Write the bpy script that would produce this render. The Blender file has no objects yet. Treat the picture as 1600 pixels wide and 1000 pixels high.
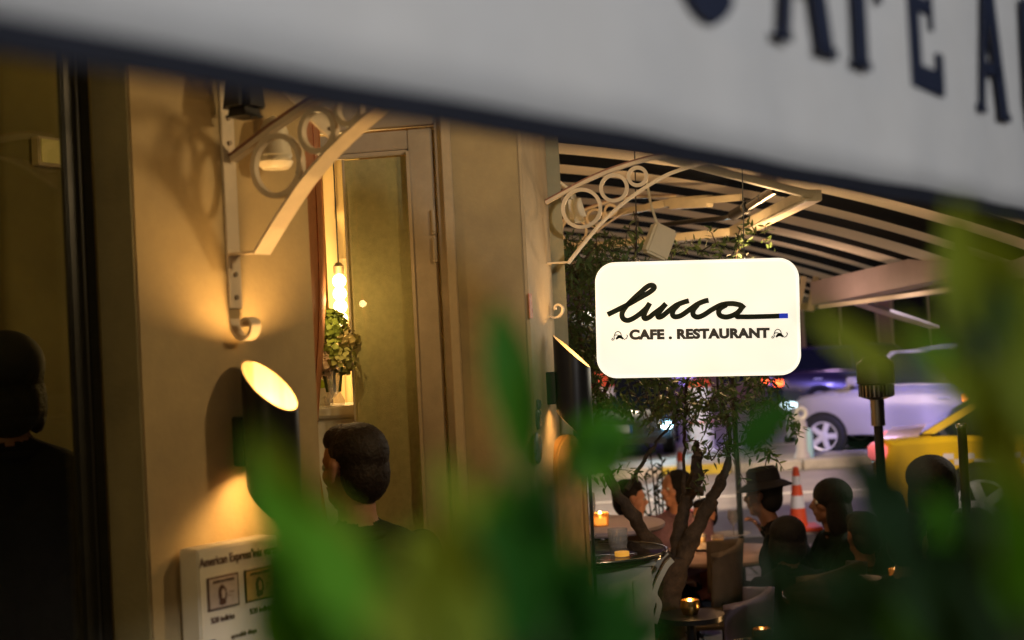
import bpy, bmesh, math, random
from mathutils import Vector, Matrix, Euler, noise as mnoise
import numpy as np
random.seed(7)
R = math.radians
sc = bpy.context.scene
col = sc.collection

# ------------------------------------------------------------------ camera
F = 2222.0
CAMZ = 1.9
PITCH, ROLL = R(1.16), R(2.9)
fwd = Vector((0, math.cos(PITCH), math.sin(PITCH)))
up0 = Vector((0, -math.sin(PITCH), math.cos(PITCH)))
rt0 = Vector((1, 0, 0))
rt = rt0 * math.cos(ROLL) - up0 * math.sin(ROLL)
up = up0 * math.cos(ROLL) + rt0 * math.sin(ROLL)
C0 = Vector((0, 0, CAMZ))
cd = bpy.data.cameras.new('camera')
cam = bpy.data.objects.new('camera', cd)
col.objects.link(cam)
cam.matrix_world = Matrix(((rt.x, up.x, -fwd.x, 0), (rt.y, up.y, -fwd.y, 0), (rt.z, up.z, -fwd.z, CAMZ), (0, 0, 0, 1)))
cd.sensor_width = 36
cd.lens = 36 * F / 1600
cd.clip_start = 0.05
cd.clip_end = 400
cd.dof.use_dof = True
cd.dof.focus_distance = 4.9
cd.dof.aperture_fstop = 3.0
sc.camera = cam

# ------------------------------------------------------------------ night sky
w = bpy.data.worlds.new('World')
sc.world = w
w.use_nodes = True
nt = w.node_tree
bg = nt.nodes['Background']
sky = nt.nodes.new('ShaderNodeTexSky')
sky.sky_type = 'NISHITA'
sky.sun_disc = False
sky.sun_elevation = R(-4)
sky.sun_rotation = R(200)
nt.links.new(sky.outputs[0], bg.inputs[0])
bg.inputs[1].default_value = 0.15

sc.view_settings.view_transform = 'Standard'
sc.view_settings.look = 'None'
sc.view_settings.exposure = 0
sc.view_settings.gamma = 1
sc.view_settings.use_curve_mapping = False
sc.cycles.use_denoising = True
sc.cycles.max_bounces = 6
sc.cycles.sample_clamp_indirect = 3
sc.cycles.sample_clamp_direct = 12


def lamp(name, kind, loc, power, color, radius=0.05, spot=None, aim=None, blend=0.5):
    d = bpy.data.lights.new(name, kind)
    d.energy = power
    d.color = color
    if kind == 'AREA':
        d.size = radius
    else:
        d.shadow_soft_size = radius
    if kind == 'SPOT':
        d.spot_size = R(spot)
        d.spot_blend = blend
    o = bpy.data.objects.new(name, d)
    col.objects.link(o)
    o.location = loc
    if aim is not None:
        o.rotation_euler = (Vector(aim) - Vector(loc)).to_track_quat('-Z', 'Y').to_euler()
    return o


# unseen lights behind the photographer and along the road: street lamps and added fill
lamp('street_and_fill_light', 'SPOT', (2.5, -1.5, 3.3), 330, (0.97, 0.96, 0.98), 0.10, 76, (0.35, 1.0, 1.95), 0.7)  # unseen light set close by for the valance and near leaves
lamp('street_and_fill_light', 'POINT', (-1.7, -2.2, 3.0), 110, (1.0, 0.70, 0.32), 0.22)  # added unseen warm fill for the facade and its return
lamp('awning_fill_light', 'POINT', (0.95, 3.0, 2.62), 36, (1.0, 0.69, 0.34), 0.07)  # unseen warm light added behind the valance for facade and door
lamp('street_and_fill_light', 'POINT', (1.2, 15.6, 5.2), 1900, (1.0, 0.74, 0.52), 0.25)
lamp('street_and_fill_light', 'POINT', (8.0, 18.5, 4.6), 200, (0.50, 0.40, 1.0), 0.3)  # unseen blue-violet police light tinting the cars
lamp('street_and_fill_light', 'SPOT', (7.6, 15.0, 4.6), 6500, (0.32, 0.28, 1.0), 0.25, 44, (7.2, 22.5, .9), .6)  # added blue-violet spot that tints the silver car
lamp('street_and_fill_light', 'POINT', (-1.5, 24, 6.0), 260, (1.0, 0.82, 0.72), 0.3)
lamp('street_and_fill_light', 'POINT', (8.0, 33, 7.0), 600, (0.75, 0.45, 0.8), 0.4)
lamp('street_and_fill_light', 'POINT', (4.2, 9.4, 3.6), 680, (1.0, 0.88, 0.72), 0.2)  # unseen light added to brighten the taxi


# ------------------------------------------------------------------ helpers
def at(px, py, Y):
    """point at depth Y on the sight line of a photo pixel"""
    d = rt * ((px - 800) / F) + up * ((500 - py) / F) + fwd
    return C0 + d * (Y / d.y)


def zat(px, py, z):
    d = rt * ((px - 800) / F) + up * ((500 - py) / F) + fwd
    return C0 + d * ((z - CAMZ) / d.z)


def hit(M, px, py, axis, val):
    Mi = M.inverted()
    o = Mi @ C0
    d = (Mi.to_3x3() @ (rt * ((px - 800) / F) + up * ((500 - py) / F) + fwd))
    return o + d * ((val - o[axis]) / d[axis])


WM = {}
MATS = {}


def mat(name, c, rough=0.6, metal=0.0, var=0.0, vscale=6.0, bump=0.0, bscale=60.0, emit=None, es=1.0,
        trans=0.0, c2=None, sss=0.0, coat=0.0, ior=1.45):
    if name in MATS:
        return MATS[name]
    m = bpy.data.materials.new(name)
    m.use_nodes = True
    t = m.node_tree
    b = t.nodes['Principled BSDF']
    b.inputs['Base Color'].default_value = (*c, 1)
    b.inputs['Roughness'].default_value = rough
    b.inputs['Metallic'].default_value = metal
    b.inputs['IOR'].default_value = ior
    if trans:
        b.inputs['Transmission Weight'].default_value = trans
    if coat:
        b.inputs['Coat Weight'].default_value = coat
    if emit:
        b.inputs['Emission Color'].default_value = (*emit, 1)
        b.inputs['Emission Strength'].default_value = es
    if var or c2 or bump:
        tc = t.nodes.new('ShaderNodeTexCoord')
    if var or c2:
        n = t.nodes.new('ShaderNodeTexNoise')
        n.inputs['Scale'].default_value = vscale
        n.inputs['Detail'].default_value = 6
        n.inputs['Roughness'].default_value = 0.65
        t.links.new(tc.outputs['Object'], n.inputs['Vector'])
        r = t.nodes.new('ShaderNodeValToRGB')
        r.color_ramp.elements[0].position = 0.32
        r.color_ramp.elements[1].position = 0.68
        a = c if c2 else tuple(max(0, v * (1 - var)) for v in c)
        bb = c2 if c2 else tuple(min(1, v * (1 + var)) for v in c)
        r.color_ramp.elements[0].color = (*a, 1)
        r.color_ramp.elements[1].color = (*bb, 1)
        t.links.new(n.outputs['Fac'], r.inputs['Fac'])
        t.links.new(r.outputs['Color'], b.inputs['Base Color'])
    if bump:
        n2 = t.nodes.new('ShaderNodeTexNoise')
        n2.inputs['Scale'].default_value = bscale
        n2.inputs['Detail'].default_value = 5
        t.links.new(tc.outputs['Object'], n2.inputs['Vector'])
        bp = t.nodes.new('ShaderNodeBump')
        bp.inputs['Strength'].default_value = bump
        bp.inputs['Distance'].default_value = 0.01
        t.links.new(n2.outputs['Fac'], bp.inputs['Height'])
        t.links.new(bp.outputs['Normal'], b.inputs['Normal'])
    MATS[name] = m
    return m


def leafmat(name, c, c2, tr=0.35, rough=0.42):
    m = bpy.data.materials.new(name)
    m.use_nodes = True
    t = m.node_tree
    b = t.nodes['Principled BSDF']
    out = t.nodes['Material Output']
    oi = t.nodes.new('ShaderNodeObjectInfo')
    tc = t.nodes.new('ShaderNodeTexCoord')
    n = t.nodes.new('ShaderNodeTexNoise')
    n.inputs['Scale'].default_value = 9
    t.links.new(tc.outputs['Object'], n.inputs['Vector'])
    ad = t.nodes.new('ShaderNodeMath')
    ad.operation = 'MULTIPLY_ADD'
    ad.inputs[1].default_value = 0.7
    t.links.new(oi.outputs['Random'], ad.inputs[0])
    mu = t.nodes.new('ShaderNodeMath')
    mu.operation = 'MULTIPLY'
    mu.inputs[1].default_value = 0.45
    t.links.new(n.outputs['Fac'], mu.inputs[0])
    t.links.new(mu.outputs[0], ad.inputs[2])
    mx = t.nodes.new('ShaderNodeMix')
    mx.data_type = 'RGBA'
    t.links.new(ad.outputs[0], mx.inputs[0])
    mx.inputs[6].default_value = (*c, 1)
    mx.inputs[7].default_value = (*c2, 1)
    t.links.new(mx.outputs[2], b.inputs['Base Color'])
    b.inputs['Roughness'].default_value = rough
    b.inputs['Specular IOR Level'].default_value = .25
    tl = t.nodes.new('ShaderNodeBsdfTranslucent')
    t.links.new(mx.outputs[2], tl.inputs[0])
    ms = t.nodes.new('ShaderNodeMixShader')
    ms.inputs[0].default_value = tr
    t.links.new(b.outputs[0], ms.inputs[1])
    t.links.new(tl.outputs[0], ms.inputs[2])
    t.links.new(ms.outputs[0], out.inputs[0])
    return m


def thing(name, label, cat, loc=(0, 0, 0), rz=0, group=None, M=None):
    o = bpy.data.objects.new(name, None)
    o.empty_display_size = 0.1
    col.objects.link(o)
    if M is None:
        M = Matrix.Translation(Vector(loc)) @ Matrix.Rotation(rz, 4, 'Z')
    o.matrix_world = M
    WM[o.name] = M.copy()
    tag(o, label, cat, group)
    return o


def tag(o, label=None, cat=None, group=None, kind=None):
    if label: o['label'] = label
    if cat: o['category'] = cat
    if group: o['group'] = group
    if kind: o['kind'] = kind
    return o


I4 = Matrix.Identity(4)


class MB:
    """collects simple solids; build() links them as one mesh"""
    def __init__(s, M=I4):
        s.v = []; s.f = []; s.M = M

    def add(s, vs, fs, M=None):
        k = len(s.v)
        A = s.M @ M if M is not None else s.M
        s.v += [A @ Vector(p) for p in vs]
        s.f += [tuple(i + k for i in f) for f in fs]
        return s

    def box(s, a, b, bev=0.0, M=None):
        x0, y0, z0 = [min(p, q) for p, q in zip(a, b)]
        x1, y1, z1 = [max(p, q) for p, q in zip(a, b)]
        if not bev:
            vs = [(x, y, z) for z in (z0, z1) for y in (y0, y1) for x in (x0, x1)]
            return s.add(vs, [(0, 2, 3, 1), (4, 5, 7, 6), (0, 1, 5, 4), (2, 6, 7, 3), (0, 4, 6, 2), (1, 3, 7, 5)], M)
        bm = bmesh.new()
        bmesh.ops.create_cube(bm, size=1)
        for q in bm.verts:
            q.co = Vector(((x0 + x1) / 2 + q.co.x * (x1 - x0), (y0 + y1) / 2 + q.co.y * (y1 - y0), (z0 + z1) / 2 + q.co.z * (z1 - z0)))
        bmesh.ops.bevel(bm, geom=bm.edges[:], offset=bev, segments=2, affect='EDGES')
        return s.bm(bm, M)

    def bm(s, bm, M=None):
        bm.verts.ensure_lookup_table()
        for i, q in enumerate(bm.verts): q.index = i
        s.add([q.co.copy() for q in bm.verts], [tuple(q.index for q in f.verts) for f in bm.faces], M)
        bm.free()
        return s

    def tube(s, pts, r, n=10, closed=False, M=None, flat=None):
        pts = [Vector(p) for p in pts]
        m = len(pts)
        rs = r if isinstance(r, (list, tuple)) else [r] * m
        vs = []; fs = []
        prev = None
        for i, p in enumerate(pts):
            if closed:
                tg = pts[(i + 1) % m] - pts[i - 1]
            else:
                tg = pts[min(i + 1, m - 1)] - pts[max(i - 1, 0)]
            tg = tg.normalized() if tg.length > 1e-9 else Vector((0, 0, 1))
            if prev is None:
                a = Vector((0, 1, 0)) if abs(tg.y) < 0.9 else Vector((1, 0, 0))
                u = tg.cross(a).normalized()
            else:
                u = (prev - tg * prev.dot(tg)).normalized()
            prev = u
            v = tg.cross(u)
            for k in range(n):
                a = 2 * math.pi * k / n
                vs.append(p + u * (math.cos(a) * rs[i]) + v * (math.sin(a) * rs[i] * (flat if flat else 1)))
        for i in range(m if closed else m - 1):
            j = (i + 1) % m
            for k in range(n):
                q = (k + 1) % n
                fs.append((i * n + k, i * n + q, j * n + q, j * n + k))
        if not closed:
            fs.append(tuple(range(n))[::-1]); fs.append(tuple((m - 1) * n + k for k in range(n)))
        return s.add(vs, fs, M)

    def strip(s, pts, wd, th, M=None):
        """flat bar following pts in the xz plane: wd along y, th in plane"""
        pts = [Vector(p) for p in pts]
        vs = []; fs = []
        m = len(pts)
        for i, p in enumerate(pts):
            tg = (pts[min(i + 1, m - 1)] - pts[max(i - 1, 0)]).normalized()
            nn = Vector((-tg.z, 0, tg.x)) * th / 2
            yy = Vector((0, wd / 2, 0))
            vs += [p - nn - yy, p - nn + yy, p + nn + yy, p + nn - yy]
        for i in range(m - 1):
            for k in range(4):
                q = (k + 1) % 4
                fs.append((i * 4 + k, i * 4 + q, i * 4 + 4 + q, i * 4 + 4 + k))
        fs += [(3, 2, 1, 0), tuple((m - 1) * 4 + k for k in range(4))]
        return s.add(vs, fs, M)

    def lathe(s, prof, c=(0, 0, 0), n=24, M=None, caps=True):
        c = Vector(c)
        vs = []; fs = []
        m = len(prof)
        for r, z in prof:
            for k in range(n):
                a = 2 * math.pi * k / n
                vs.append(c + Vector((r * math.cos(a), r * math.sin(a), z)))
        for i in range(m - 1):
            for k in range(n):
                q = (k + 1) % n
                fs.append((i * n + k, i * n + q, i * n + n + q, i * n + n + k))
        if caps and prof[0][0] > 1e-5: fs.append(tuple(range(n))[::-1])
        if caps and prof[-1][0] > 1e-5: fs.append(tuple((m - 1) * n + k for k in range(n)))
        return s.add(vs, fs, M)

    def ball(s, c, r, n=14, m=9, M=None):
        rx, ry, rz = r if isinstance(r, (list, tuple)) else (r, r, r)
        c = Vector(c)
        vs = []; fs = []
        for i in range(m + 1):
            th = math.pi * i / m
            for k in range(n):
                a = 2 * math.pi * k / n
                vs.append(c + Vector((rx * math.sin(th) * math.cos(a), ry * math.sin(th) * math.sin(a), -rz * math.cos(th))))
        for i in range(m):
            for k in range(n):
                q = (k + 1) % n
                fs.append((i * n + k, i * n + q, i * n + n + q, i * n + n + k))
        return s.add(vs, fs, M)

    def prism(s, poly, y0, y1, M=None):
        """polygon in xz, extruded along y"""
        n = len(poly)
        vs = [(p[0], y0, p[1]) for p in poly] + [(p[0], y1, p[1]) for p in poly]
        fs = [tuple(range(n)), tuple(range(2 * n - 1, n - 1, -1))]
        for i in range(n):
            j = (i + 1) % n
            fs.append((i, i + n, j + n, j))
        return s.add(vs, fs, M)

    def torus(s, c, R1, r, axis='y', n=32, k=8, M=None):
        c = Vector(c)
        pts = []
        for i in range(n):
            a = 2 * math.pi * i / n
            if axis == 'y': q = Vector((math.cos(a) * R1, 0, math.sin(a) * R1))
            elif axis == 'x': q = Vector((0, math.cos(a) * R1, math.sin(a) * R1))
            else: q = Vector((math.cos(a) * R1, math.sin(a) * R1, 0))
            pts.append(c + q)
        return s.tube(pts, r, k, True, M)

    def build(s, name, m, parent=None, smooth=True, fix=True, angle=40, world=False):
        me = bpy.data.meshes.new(name)
        vs = s.v
        if parent is not None and world:
            Mi = WM[parent.name].inverted()
            vs = [Mi @ p for p in vs]
        me.from_pydata([tuple(p) for p in vs], [], s.f)
        bm = bmesh.new(); bm.from_mesh(me)
        bmesh.ops.remove_doubles(bm, verts=bm.verts[:], dist=1e-6)
        if fix: bmesh.ops.recalc_face_normals(bm, faces=bm.faces[:])
        bm.to_mesh(me); bm.free()
        if smooth:
            me.polygons.foreach_set('use_smooth', [True] * len(me.polygons))
            try: me.set_sharp_from_angle(angle=R(angle))
            except Exception: pass
        if isinstance(m, (list, tuple)):
            for q in m: me.materials.append(q)
        elif m: me.materials.append(m)
        o = bpy.data.objects.new(name, me)
        col.objects.link(o)
        if parent is not None: o.parent = parent
        WM[o.name] = (WM[parent.name].copy() if parent is not None else I4.copy())
        return o


def top(o, label, cat, group=None):
    return tag(o, label, cat, group)


def struct(o):
    o['kind'] = 'structure'
    return o


def link_copy(src, parent, M=None, name=None):
    c = src.copy()
    col.objects.link(c)
    c.parent = parent
    if M is not None: c.matrix_local = M
    WM[c.name] = WM[parent.name] @ (M or I4) if parent else (M or I4)
    return c


def copy_tree(o, parent=None):
    c = o.copy()
    col.objects.link(c)
    c.parent = parent
    WM[c.name] = WM[o.name].copy()
    for ch in o.children:
        copy_tree(ch, c)
    return c


def text_mesh(s, size, bold=0.0, space=1.0, shear=0.0, depth=0.0006, xs=1.0, align='CENTER'):
    cu = bpy.data.curves.new('lettering', 'FONT')
    cu.body = s; cu.size = size; cu.offset = bold; cu.space_character = space; cu.shear = shear
    cu.extrude = depth; cu.align_x = align; cu.resolution_u = 6
    o = bpy.data.objects.new('lettering', cu)
    col.objects.link(o)
    dg = bpy.context.evaluated_depsgraph_get()
    dg.update()
    me = bpy.data.meshes.new_from_object(o.evaluated_get(dg))
    bpy.data.objects.remove(o)
    vs = [(v.co.x * xs, -v.co.z, v.co.y) for v in me.vertices]   # stands in xz, faces -y
    fs = [tuple(p.vertices) for p in me.polygons]
    return vs, fs


# ------------------------------------------------------------------ materials
M_plaster = mat('warm_plaster', (0.45, 0.34, 0.165), 0.75, c2=(.33, .25, .13), vscale=4.5, bump=0.09, bscale=90)
M_plaster2 = mat('pale_plaster', (0.48, 0.37, 0.22), 0.7, var=0.12, vscale=5, bump=0.2, bscale=110)
M_grey_pl = mat('grey_green_plaster', (0.33, 0.31, 0.2), 0.8, var=0.15, vscale=4, bump=0.2)
M_cream = mat('cream_paint', (0.72, 0.60, 0.43), 0.42, var=0.1, vscale=14, bump=0.08, bscale=160)
M_wood_frame = mat('taupe_wood_paint', (0.42, 0.33, 0.21), 0.5, var=0.12, vscale=9, bump=0.1, bscale=120)
M_black = mat('black_metal', (0.012, 0.012, 0.014), 0.32, 0.2, var=0.2, vscale=20)
M_blackpl = mat('black_plastic', (0.01, 0.01, 0.011), 0.42, var=0.2, vscale=30)
M_dframe = mat('dark_window_frame', (0.022, 0.022, 0.018), 0.35, 0.2, var=0.25, vscale=12)
M_white_in = mat('gilt_reflector', (0.50, 0.38, 0.22), 0.45)
def clear_glass(name, tint, refl, rough=0.0, haze=0.0):
    m = bpy.data.materials.new(name); m.use_nodes = True; t = m.node_tree
    t.nodes.remove(t.nodes['Principled BSDF'])
    tr = t.nodes.new('ShaderNodeBsdfTransparent'); tr.inputs[0].default_value = (*tint, 1)
    gl = t.nodes.new('ShaderNodeBsdfGlossy'); gl.inputs['Roughness'].default_value = rough
    lw_ = t.nodes.new('ShaderNodeLayerWeight'); lw_.inputs[0].default_value = .12
    ad_ = t.nodes.new('ShaderNodeMath'); ad_.operation = 'MULTIPLY_ADD'; ad_.inputs[1].default_value = .6; ad_.inputs[2].default_value = refl * .03
    t.links.new(lw_.outputs['Facing'], ad_.inputs[0])
    ms = t.nodes.new('ShaderNodeMixShader'); t.links.new(ad_.outputs[0], ms.inputs[0])
    t.links.new(tr.outputs[0], ms.inputs[1]); t.links.new(gl.outputs[0], ms.inputs[2])
    df = t.nodes.new('ShaderNodeBsdfDiffuse'); df.inputs[0].default_value = (.8, .78, .8, 1)
    m2 = t.nodes.new('ShaderNodeMixShader'); m2.inputs[0].default_value = haze
    t.links.new(ms.outputs[0], m2.inputs[1]); t.links.new(df.outputs[0], m2.inputs[2])
    t.links.new(m2.outputs[0], t.nodes['Material Output'].inputs[0])
    return m
M_glass = clear_glass('window_glass', (.92, .95, .9), 1.45)
M_cup = clear_glass('drinking_glass', (.95, .94, .92), 4.0, .08, .16)
M_screw = mat('dull_screw', (0.3, 0.24, 0.18), 0.4, 0.8)
M_olive_back = mat('olive_room_backing', (0.62, 0.49, 0.24), 0.9, var=0.12, vscale=40, bump=0.3, bscale=300)
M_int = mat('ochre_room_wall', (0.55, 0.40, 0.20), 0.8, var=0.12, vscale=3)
M_curtain = mat('orange_curtain', (0.55, 0.22, 0.08), 0.85, var=0.15, vscale=20, bump=0.2, bscale=200)
M_whiteobj = mat('white_ceramic', (0.8, 0.76, 0.66), 0.25, var=0.05, vscale=8)
M_skin = mat('skin', (0.42, 0.22, 0.14), 0.5, var=0.1, vscale=25)
M_hair = mat('dark_hair', (0.005, 0.004, 0.004), 0.8, var=0.4, vscale=60, bump=0.6, bscale=180)
M_steel = mat('brushed_steel', (0.5, 0.5, 0.52), 0.22, 1.0, var=0.1, vscale=20)
M_tyre = mat('tyre_rubber', (0.012, 0.012, 0.013), 0.8, var=0.3, vscale=30)
M_rim = mat('alloy_rim', (0.62, 0.62, 0.66), 0.35, 0.25)
M_autoglass = mat('car_glass', (0.01, 0.012, 0.02), 0.06, 0.0, coat=0.5)
M_cream_awn = mat('awning_canvas_pale', (0.8, 0.76, 0.7), 0.8, var=0.05, vscale=10)

# ------------------------------------------------------------------ the setting: ground, road
gm = MB().box((-60, -20, -0.3), (120, 150, -0.012))
struct(gm.build('ground', mat('dark_ground', (0.05, 0.046, 0.045), 0.9, var=0.2, vscale=2), smooth=False))
rm = MB().box((-40, 13.6, -0.01), (60, 62, -0.004))
struct(rm.build('road', mat('asphalt_road', (0.26, 0.24, 0.22), 0.55, var=0.18, vscale=1.2, bump=0.3, bscale=30), smooth=False))
M_tile = mat('terrace_paver', (0.10, 0.085, 0.07), 0.6, var=0.3, vscale=5, bump=0.2, bscale=40)
tf = struct(MB().box((-3, -1.5, -0.008), (12, 13.4, 0.0)).build('terrace_floor', mat('terrace_joint', (0.05, 0.045, 0.04), 0.9, var=0.2), smooth=False))
# the pavers in view under the tables
tile0 = None
for i in range(14):
    for j in range(15):
        x, y = 0.6 + i * 0.5 + (0.25 if j % 2 else 0), 5.6 + j * 0.5
        if tile0 is None:
            tile0 = MB().box((-0.243, -0.243, 0), (0.243, 0.243, 0.012), 0.004).build('paving_tile', M_tile, tf)
            tile0.location = (x, y, 0)
        else:
            c = tile0.copy(); col.objects.link(c); c.parent = tf; c.location = (x, y, random.uniform(-0.002, 0.001))
kb = struct(MB().box((-40, 20.3, -0.01), (60, 21.6, 0.10)).build('median_pavement', mat('pavement_slab', (0.40, 0.36, 0.31), 0.7, var=0.15, vscale=2, bump=0.2, bscale=30), smooth=False))
kmat = mat('kerb_stone', (0.55, 0.50, 0.42), 0.6, var=0.2, vscale=4, bump=0.15, bscale=40)
ky = mat('yellow_kerb_paint', (0.62, 0.46, 0.05), 0.5, var=0.2, vscale=8)
k0 = MB().box((0.01, 20.06, -0.01), (0.97, 20.298, 0.125), 0.012).build('kerb_stone', kmat, kb)
for i in range(-4, 14):
    c = k0.copy(); col.objects.link(c); c.parent = kb; c.location = (i, 0, 0)
    if i in (2,):
        c2 = c.data.copy(); c.data = c2; c2.materials[0] = ky
struct(MB().box((-40, 24.9, -0.003), (60, 25.05, 0.001)).build('lane_line', mat('road_paint', (0.7, 0.68, 0.62), 0.6, var=0.2), smooth=False))
struct(MB().box((-40, 17.1, -0.003), (60, 17.22, 0.001)).build('lane_line', MATS['road_paint'], smooth=False))

# ------------------------------------------------------------------ facade frames
P1 = at(362, 398, 3.2); P2 = at(850, 412, 5.0)
M1 = Matrix.Translation((P1.x, P1.y, 0)) @ Matrix.Rotation(R(60), 4, 'Z')
M2 = Matrix.Translation((P2.x, P2.y, 0)) @ Matrix.Rotation(R(80), 4, 'Z')
TOP = 3.6

tL = hit(M1, 207, 300, 1, 0).x
tR = hit(M1, 486, 400, 1, 0).x
sD = hit(M1, 137, 400, 0, tL).y
wall1 = thing('plastered_pillar', 'wide warm-lit plaster pillar carrying the nearer wall lamp and card poster', 'pillar', M=M1)
pb = MB().box((tL, 0, 0), (tR, sD + .012, TOP), 0.004)
pb.build('shaft', M_plaster, wall1)
MB().box((tL - 0.006, 0.001, 0), (tL - 0.0005, sD - .036, TOP), 0.001).build('side_return', mat('olive_return_shade', (0.25, 0.21, 0.10), .7, var=.15, vscale=6, bump=.15, bscale=120), wall1)  # same wall as the shaft; its shade is put into this olive colour
MB().box((tL - 0.004, -0.012, 0), (tR + 0.004, -0.0005, 0.16), 0.003).build('skirting', M_wood_frame, wall1)

# left window: frame, mullions, glass, dim room behind
win = thing('shop_window', 'tall dark-framed shop window with olive interior left of the plaster pillar', 'window', M=M1)
ws = sD - 0.03
g = hit(M1, 104, 400, 1, ws).x
MB().box((g, ws - 0.008, 0), (g + (tL - g) * 0.45, ws + 0.010, TOP), 0.004).build('frame', M_dframe, win)
MB().box((g + (tL - g) * 0.55, ws - 0.004, 0), (tL - 0.006, ws + 0.010, TOP), 0.004).build('mullion', M_dframe, win)
MB().tube([(g + (tL - g) * 0.50, ws - 0.002, 0), (g + (tL - g) * 0.50, ws - 0.002, TOP)], 0.004, 8).build('gasket', mat('grey_gasket', (0.12, 0.12, 0.1), 0.3, 0.5), win)
MB().box((g - 1.3, ws, 0.0), (g - 0.002, ws + 0.006, TOP - 0.25)).build('glass', M_glass, win)
MB().box((g - 1.3, ws - 0.03, TOP - 0.248), (g - 0.001, ws + 0.04, TOP), 0.003).build('top_rail', M_dframe, win)
MB().box((g - 1.36, ws - 0.03, 0), (g - 1.302, ws + 0.04, TOP), 0.003).build('frame', M_dframe, win)

# rooms behind: one long room
struct(MB().box((-4.5, 4.6, TOP), (.20, 10.5, TOP + .15)).build('room_ceiling', M_int, smooth=False))
room = struct(MB(M1).box((-3.2, 2.9, 0), (5.6, 3.0, TOP)).build('room_wall', M_int, smooth=False))
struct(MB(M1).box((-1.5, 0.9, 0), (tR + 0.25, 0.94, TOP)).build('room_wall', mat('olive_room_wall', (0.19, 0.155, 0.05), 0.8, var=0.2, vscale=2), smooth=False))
struct(MB(M1).box((-3.4, ws - 0.02, TOP), (2.6, 3.0, TOP + 0.2)).build('room_ceiling', M_int, smooth=False))
struct(MB(M1).box((-1.55, ws + 0.1, 0), (-1.51, 0.9, TOP)).build('room_wall', M_int, smooth=False))
# pale panel added in place of a bright lamp reflection in the window
pc = hit(M1, 78, 238, 1, 0.88)
pic = thing('reflection_panel', 'small pale framed panel standing for a lamp reflection behind the shop window', 'picture', M=M1 @ Matrix.Translation((pc.x, 0.88, pc.z)))
MB().box((-0.05, -0.012, -0.04), (0.05, 0.018, 0.04), 0.003).build('frame', M_wood_frame, pic)
MB().box((-0.042, -0.016, -0.032), (0.042, -0.0125, 0.032)).build('print', mat('pale_reflection', (0.75, 0.68, 0.3), 0.6), pic)
lamp('room_and_vase_light', 'POINT', M1 @ Vector((-0.55, 0.5, 3.3)), 4.5, (1.0, 0.72, 0.2), 0.08)
lamp('room_and_vase_light', 'POINT', M1 @ Vector((-0.30, 0.6, 1.5)), .12, (1.0, 0.75, 0.2), 0.08)

# ------------------------------------------------------------------ second pillar + door
t0 = hit(M2, 816, 400, 1, 0.0).x
sP = hit(M2, 697, 400, 0, t0).y
pil2 = thing('plastered_pillar', 'narrow plaster pillar between the entrance door and the terrace', 'pillar', M=M2)
MB().box((t0, 0, 0), (0.10, sP - 0.002, TOP), 0.003).build('shaft', M_plaster, pil2)
MB().box((t0 + 0.002, -0.014, 0), (0.085, -0.0005, TOP), 0.003).build('facing', M_plaster2, pil2)
# vertical corner bead beside the door
MB().box((t0 - 0.012, sP - 0.035, 0), (t0 - 0.0005, sP - 0.003, TOP), 0.003).build('corner_bead', M_plaster2, pil2)

door = thing('glazed_door', 'taupe timber door with olive glass pane behind the standing man', 'door', M=M2)
td = t0 + 0.02
def ds(px, py=450): return hit(M2, px, py, 0, td).y
def dz(px, py): return hit(M2, px, py, 0, td).z
zt = dz(660, 200)
MB().box((td, sP, 0), (td + 0.06, ds(690), TOP), 0.002).build('jamb', M_wood_frame, door)
sl = ds(646); sr = ds(684)
MB().box((td + 0.01, sr, 0), (td + 0.05, sl, zt), 0.004).build('stile', M_wood_frame, door)
MB().box((td + 0.006, sl - 0.006, 0.2), (td + 0.009, sl + 0.006, zt - 0.07), 0.001).build('bead', M_plaster2, door)
MB().box((td + 0.012, sl + 0.0005, zt - 0.062), (td + 0.05, ds(470), zt), 0.003).build('top_rail', M_wood_frame, door)
MB().box((td + 0.02, sl + 0.0005, zt - 0.078), (td + 0.045, ds(470), zt - 0.063), 0.003).build('bead', M_plaster2, door)
MB().box((td + 0.0, ds(690) + 0.0005, zt + 0.012), (td + 0.06, ds(440), TOP), 0.003).build('transom', M_wood_frame, door)
MB().box((td + 0.02, sl + 0.001, 0.1), (td + 0.026, ds(545), zt - 0.08)).build('glass', M_glass, door)
MB().box((td + 0.05, sl + 0.001, 0.1), (td + 0.056, ds(540), zt - 0.08)).build('room_backing', M_olive_back, door)  # olive sheet added in place of the dim room behind the glass
MB().tube([(td + 0.03, ds(541), 0.1), (td + 0.03, ds(541), zt - 0.08)], 0.004, 8).build('edge_trim', M_plaster2, door)
for zz in (2.33, 2.24, 1.2):
    MB().tube([(td + 0.0, ds(682.5), zz - 0.035), (td + 0.0, ds(682.5), zz + 0.035)], 0.007, 10).ball((td, ds(682.5), zz - 0.04), 0.008).build('hinge', M_wood_frame, door)
MB().box((td + 0.055, ds(684), 0), (td + 0.058, ds(690), zt + 0.01)).build('shadow_gap', M_blackpl, door)

# side return of terrace wall behind pillar
ts = thing('terrace_wall', 'grey-green plaster wall end just behind the narrow pillar', 'wall', (0, 0, 0))
e1 = at(876, 300, 5.15)
MB().box((e1.x - 0.5, 5.12, 0), (e1.x, 6.2, TOP), 0.004).build('wall_face', M_grey_pl, ts)
struct(MB().box((e1.x - 0.52, 6.21, 0), (e1.x - 0.4, 11.5, TOP)).build('room_wall', M_int, smooth=False))

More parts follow.
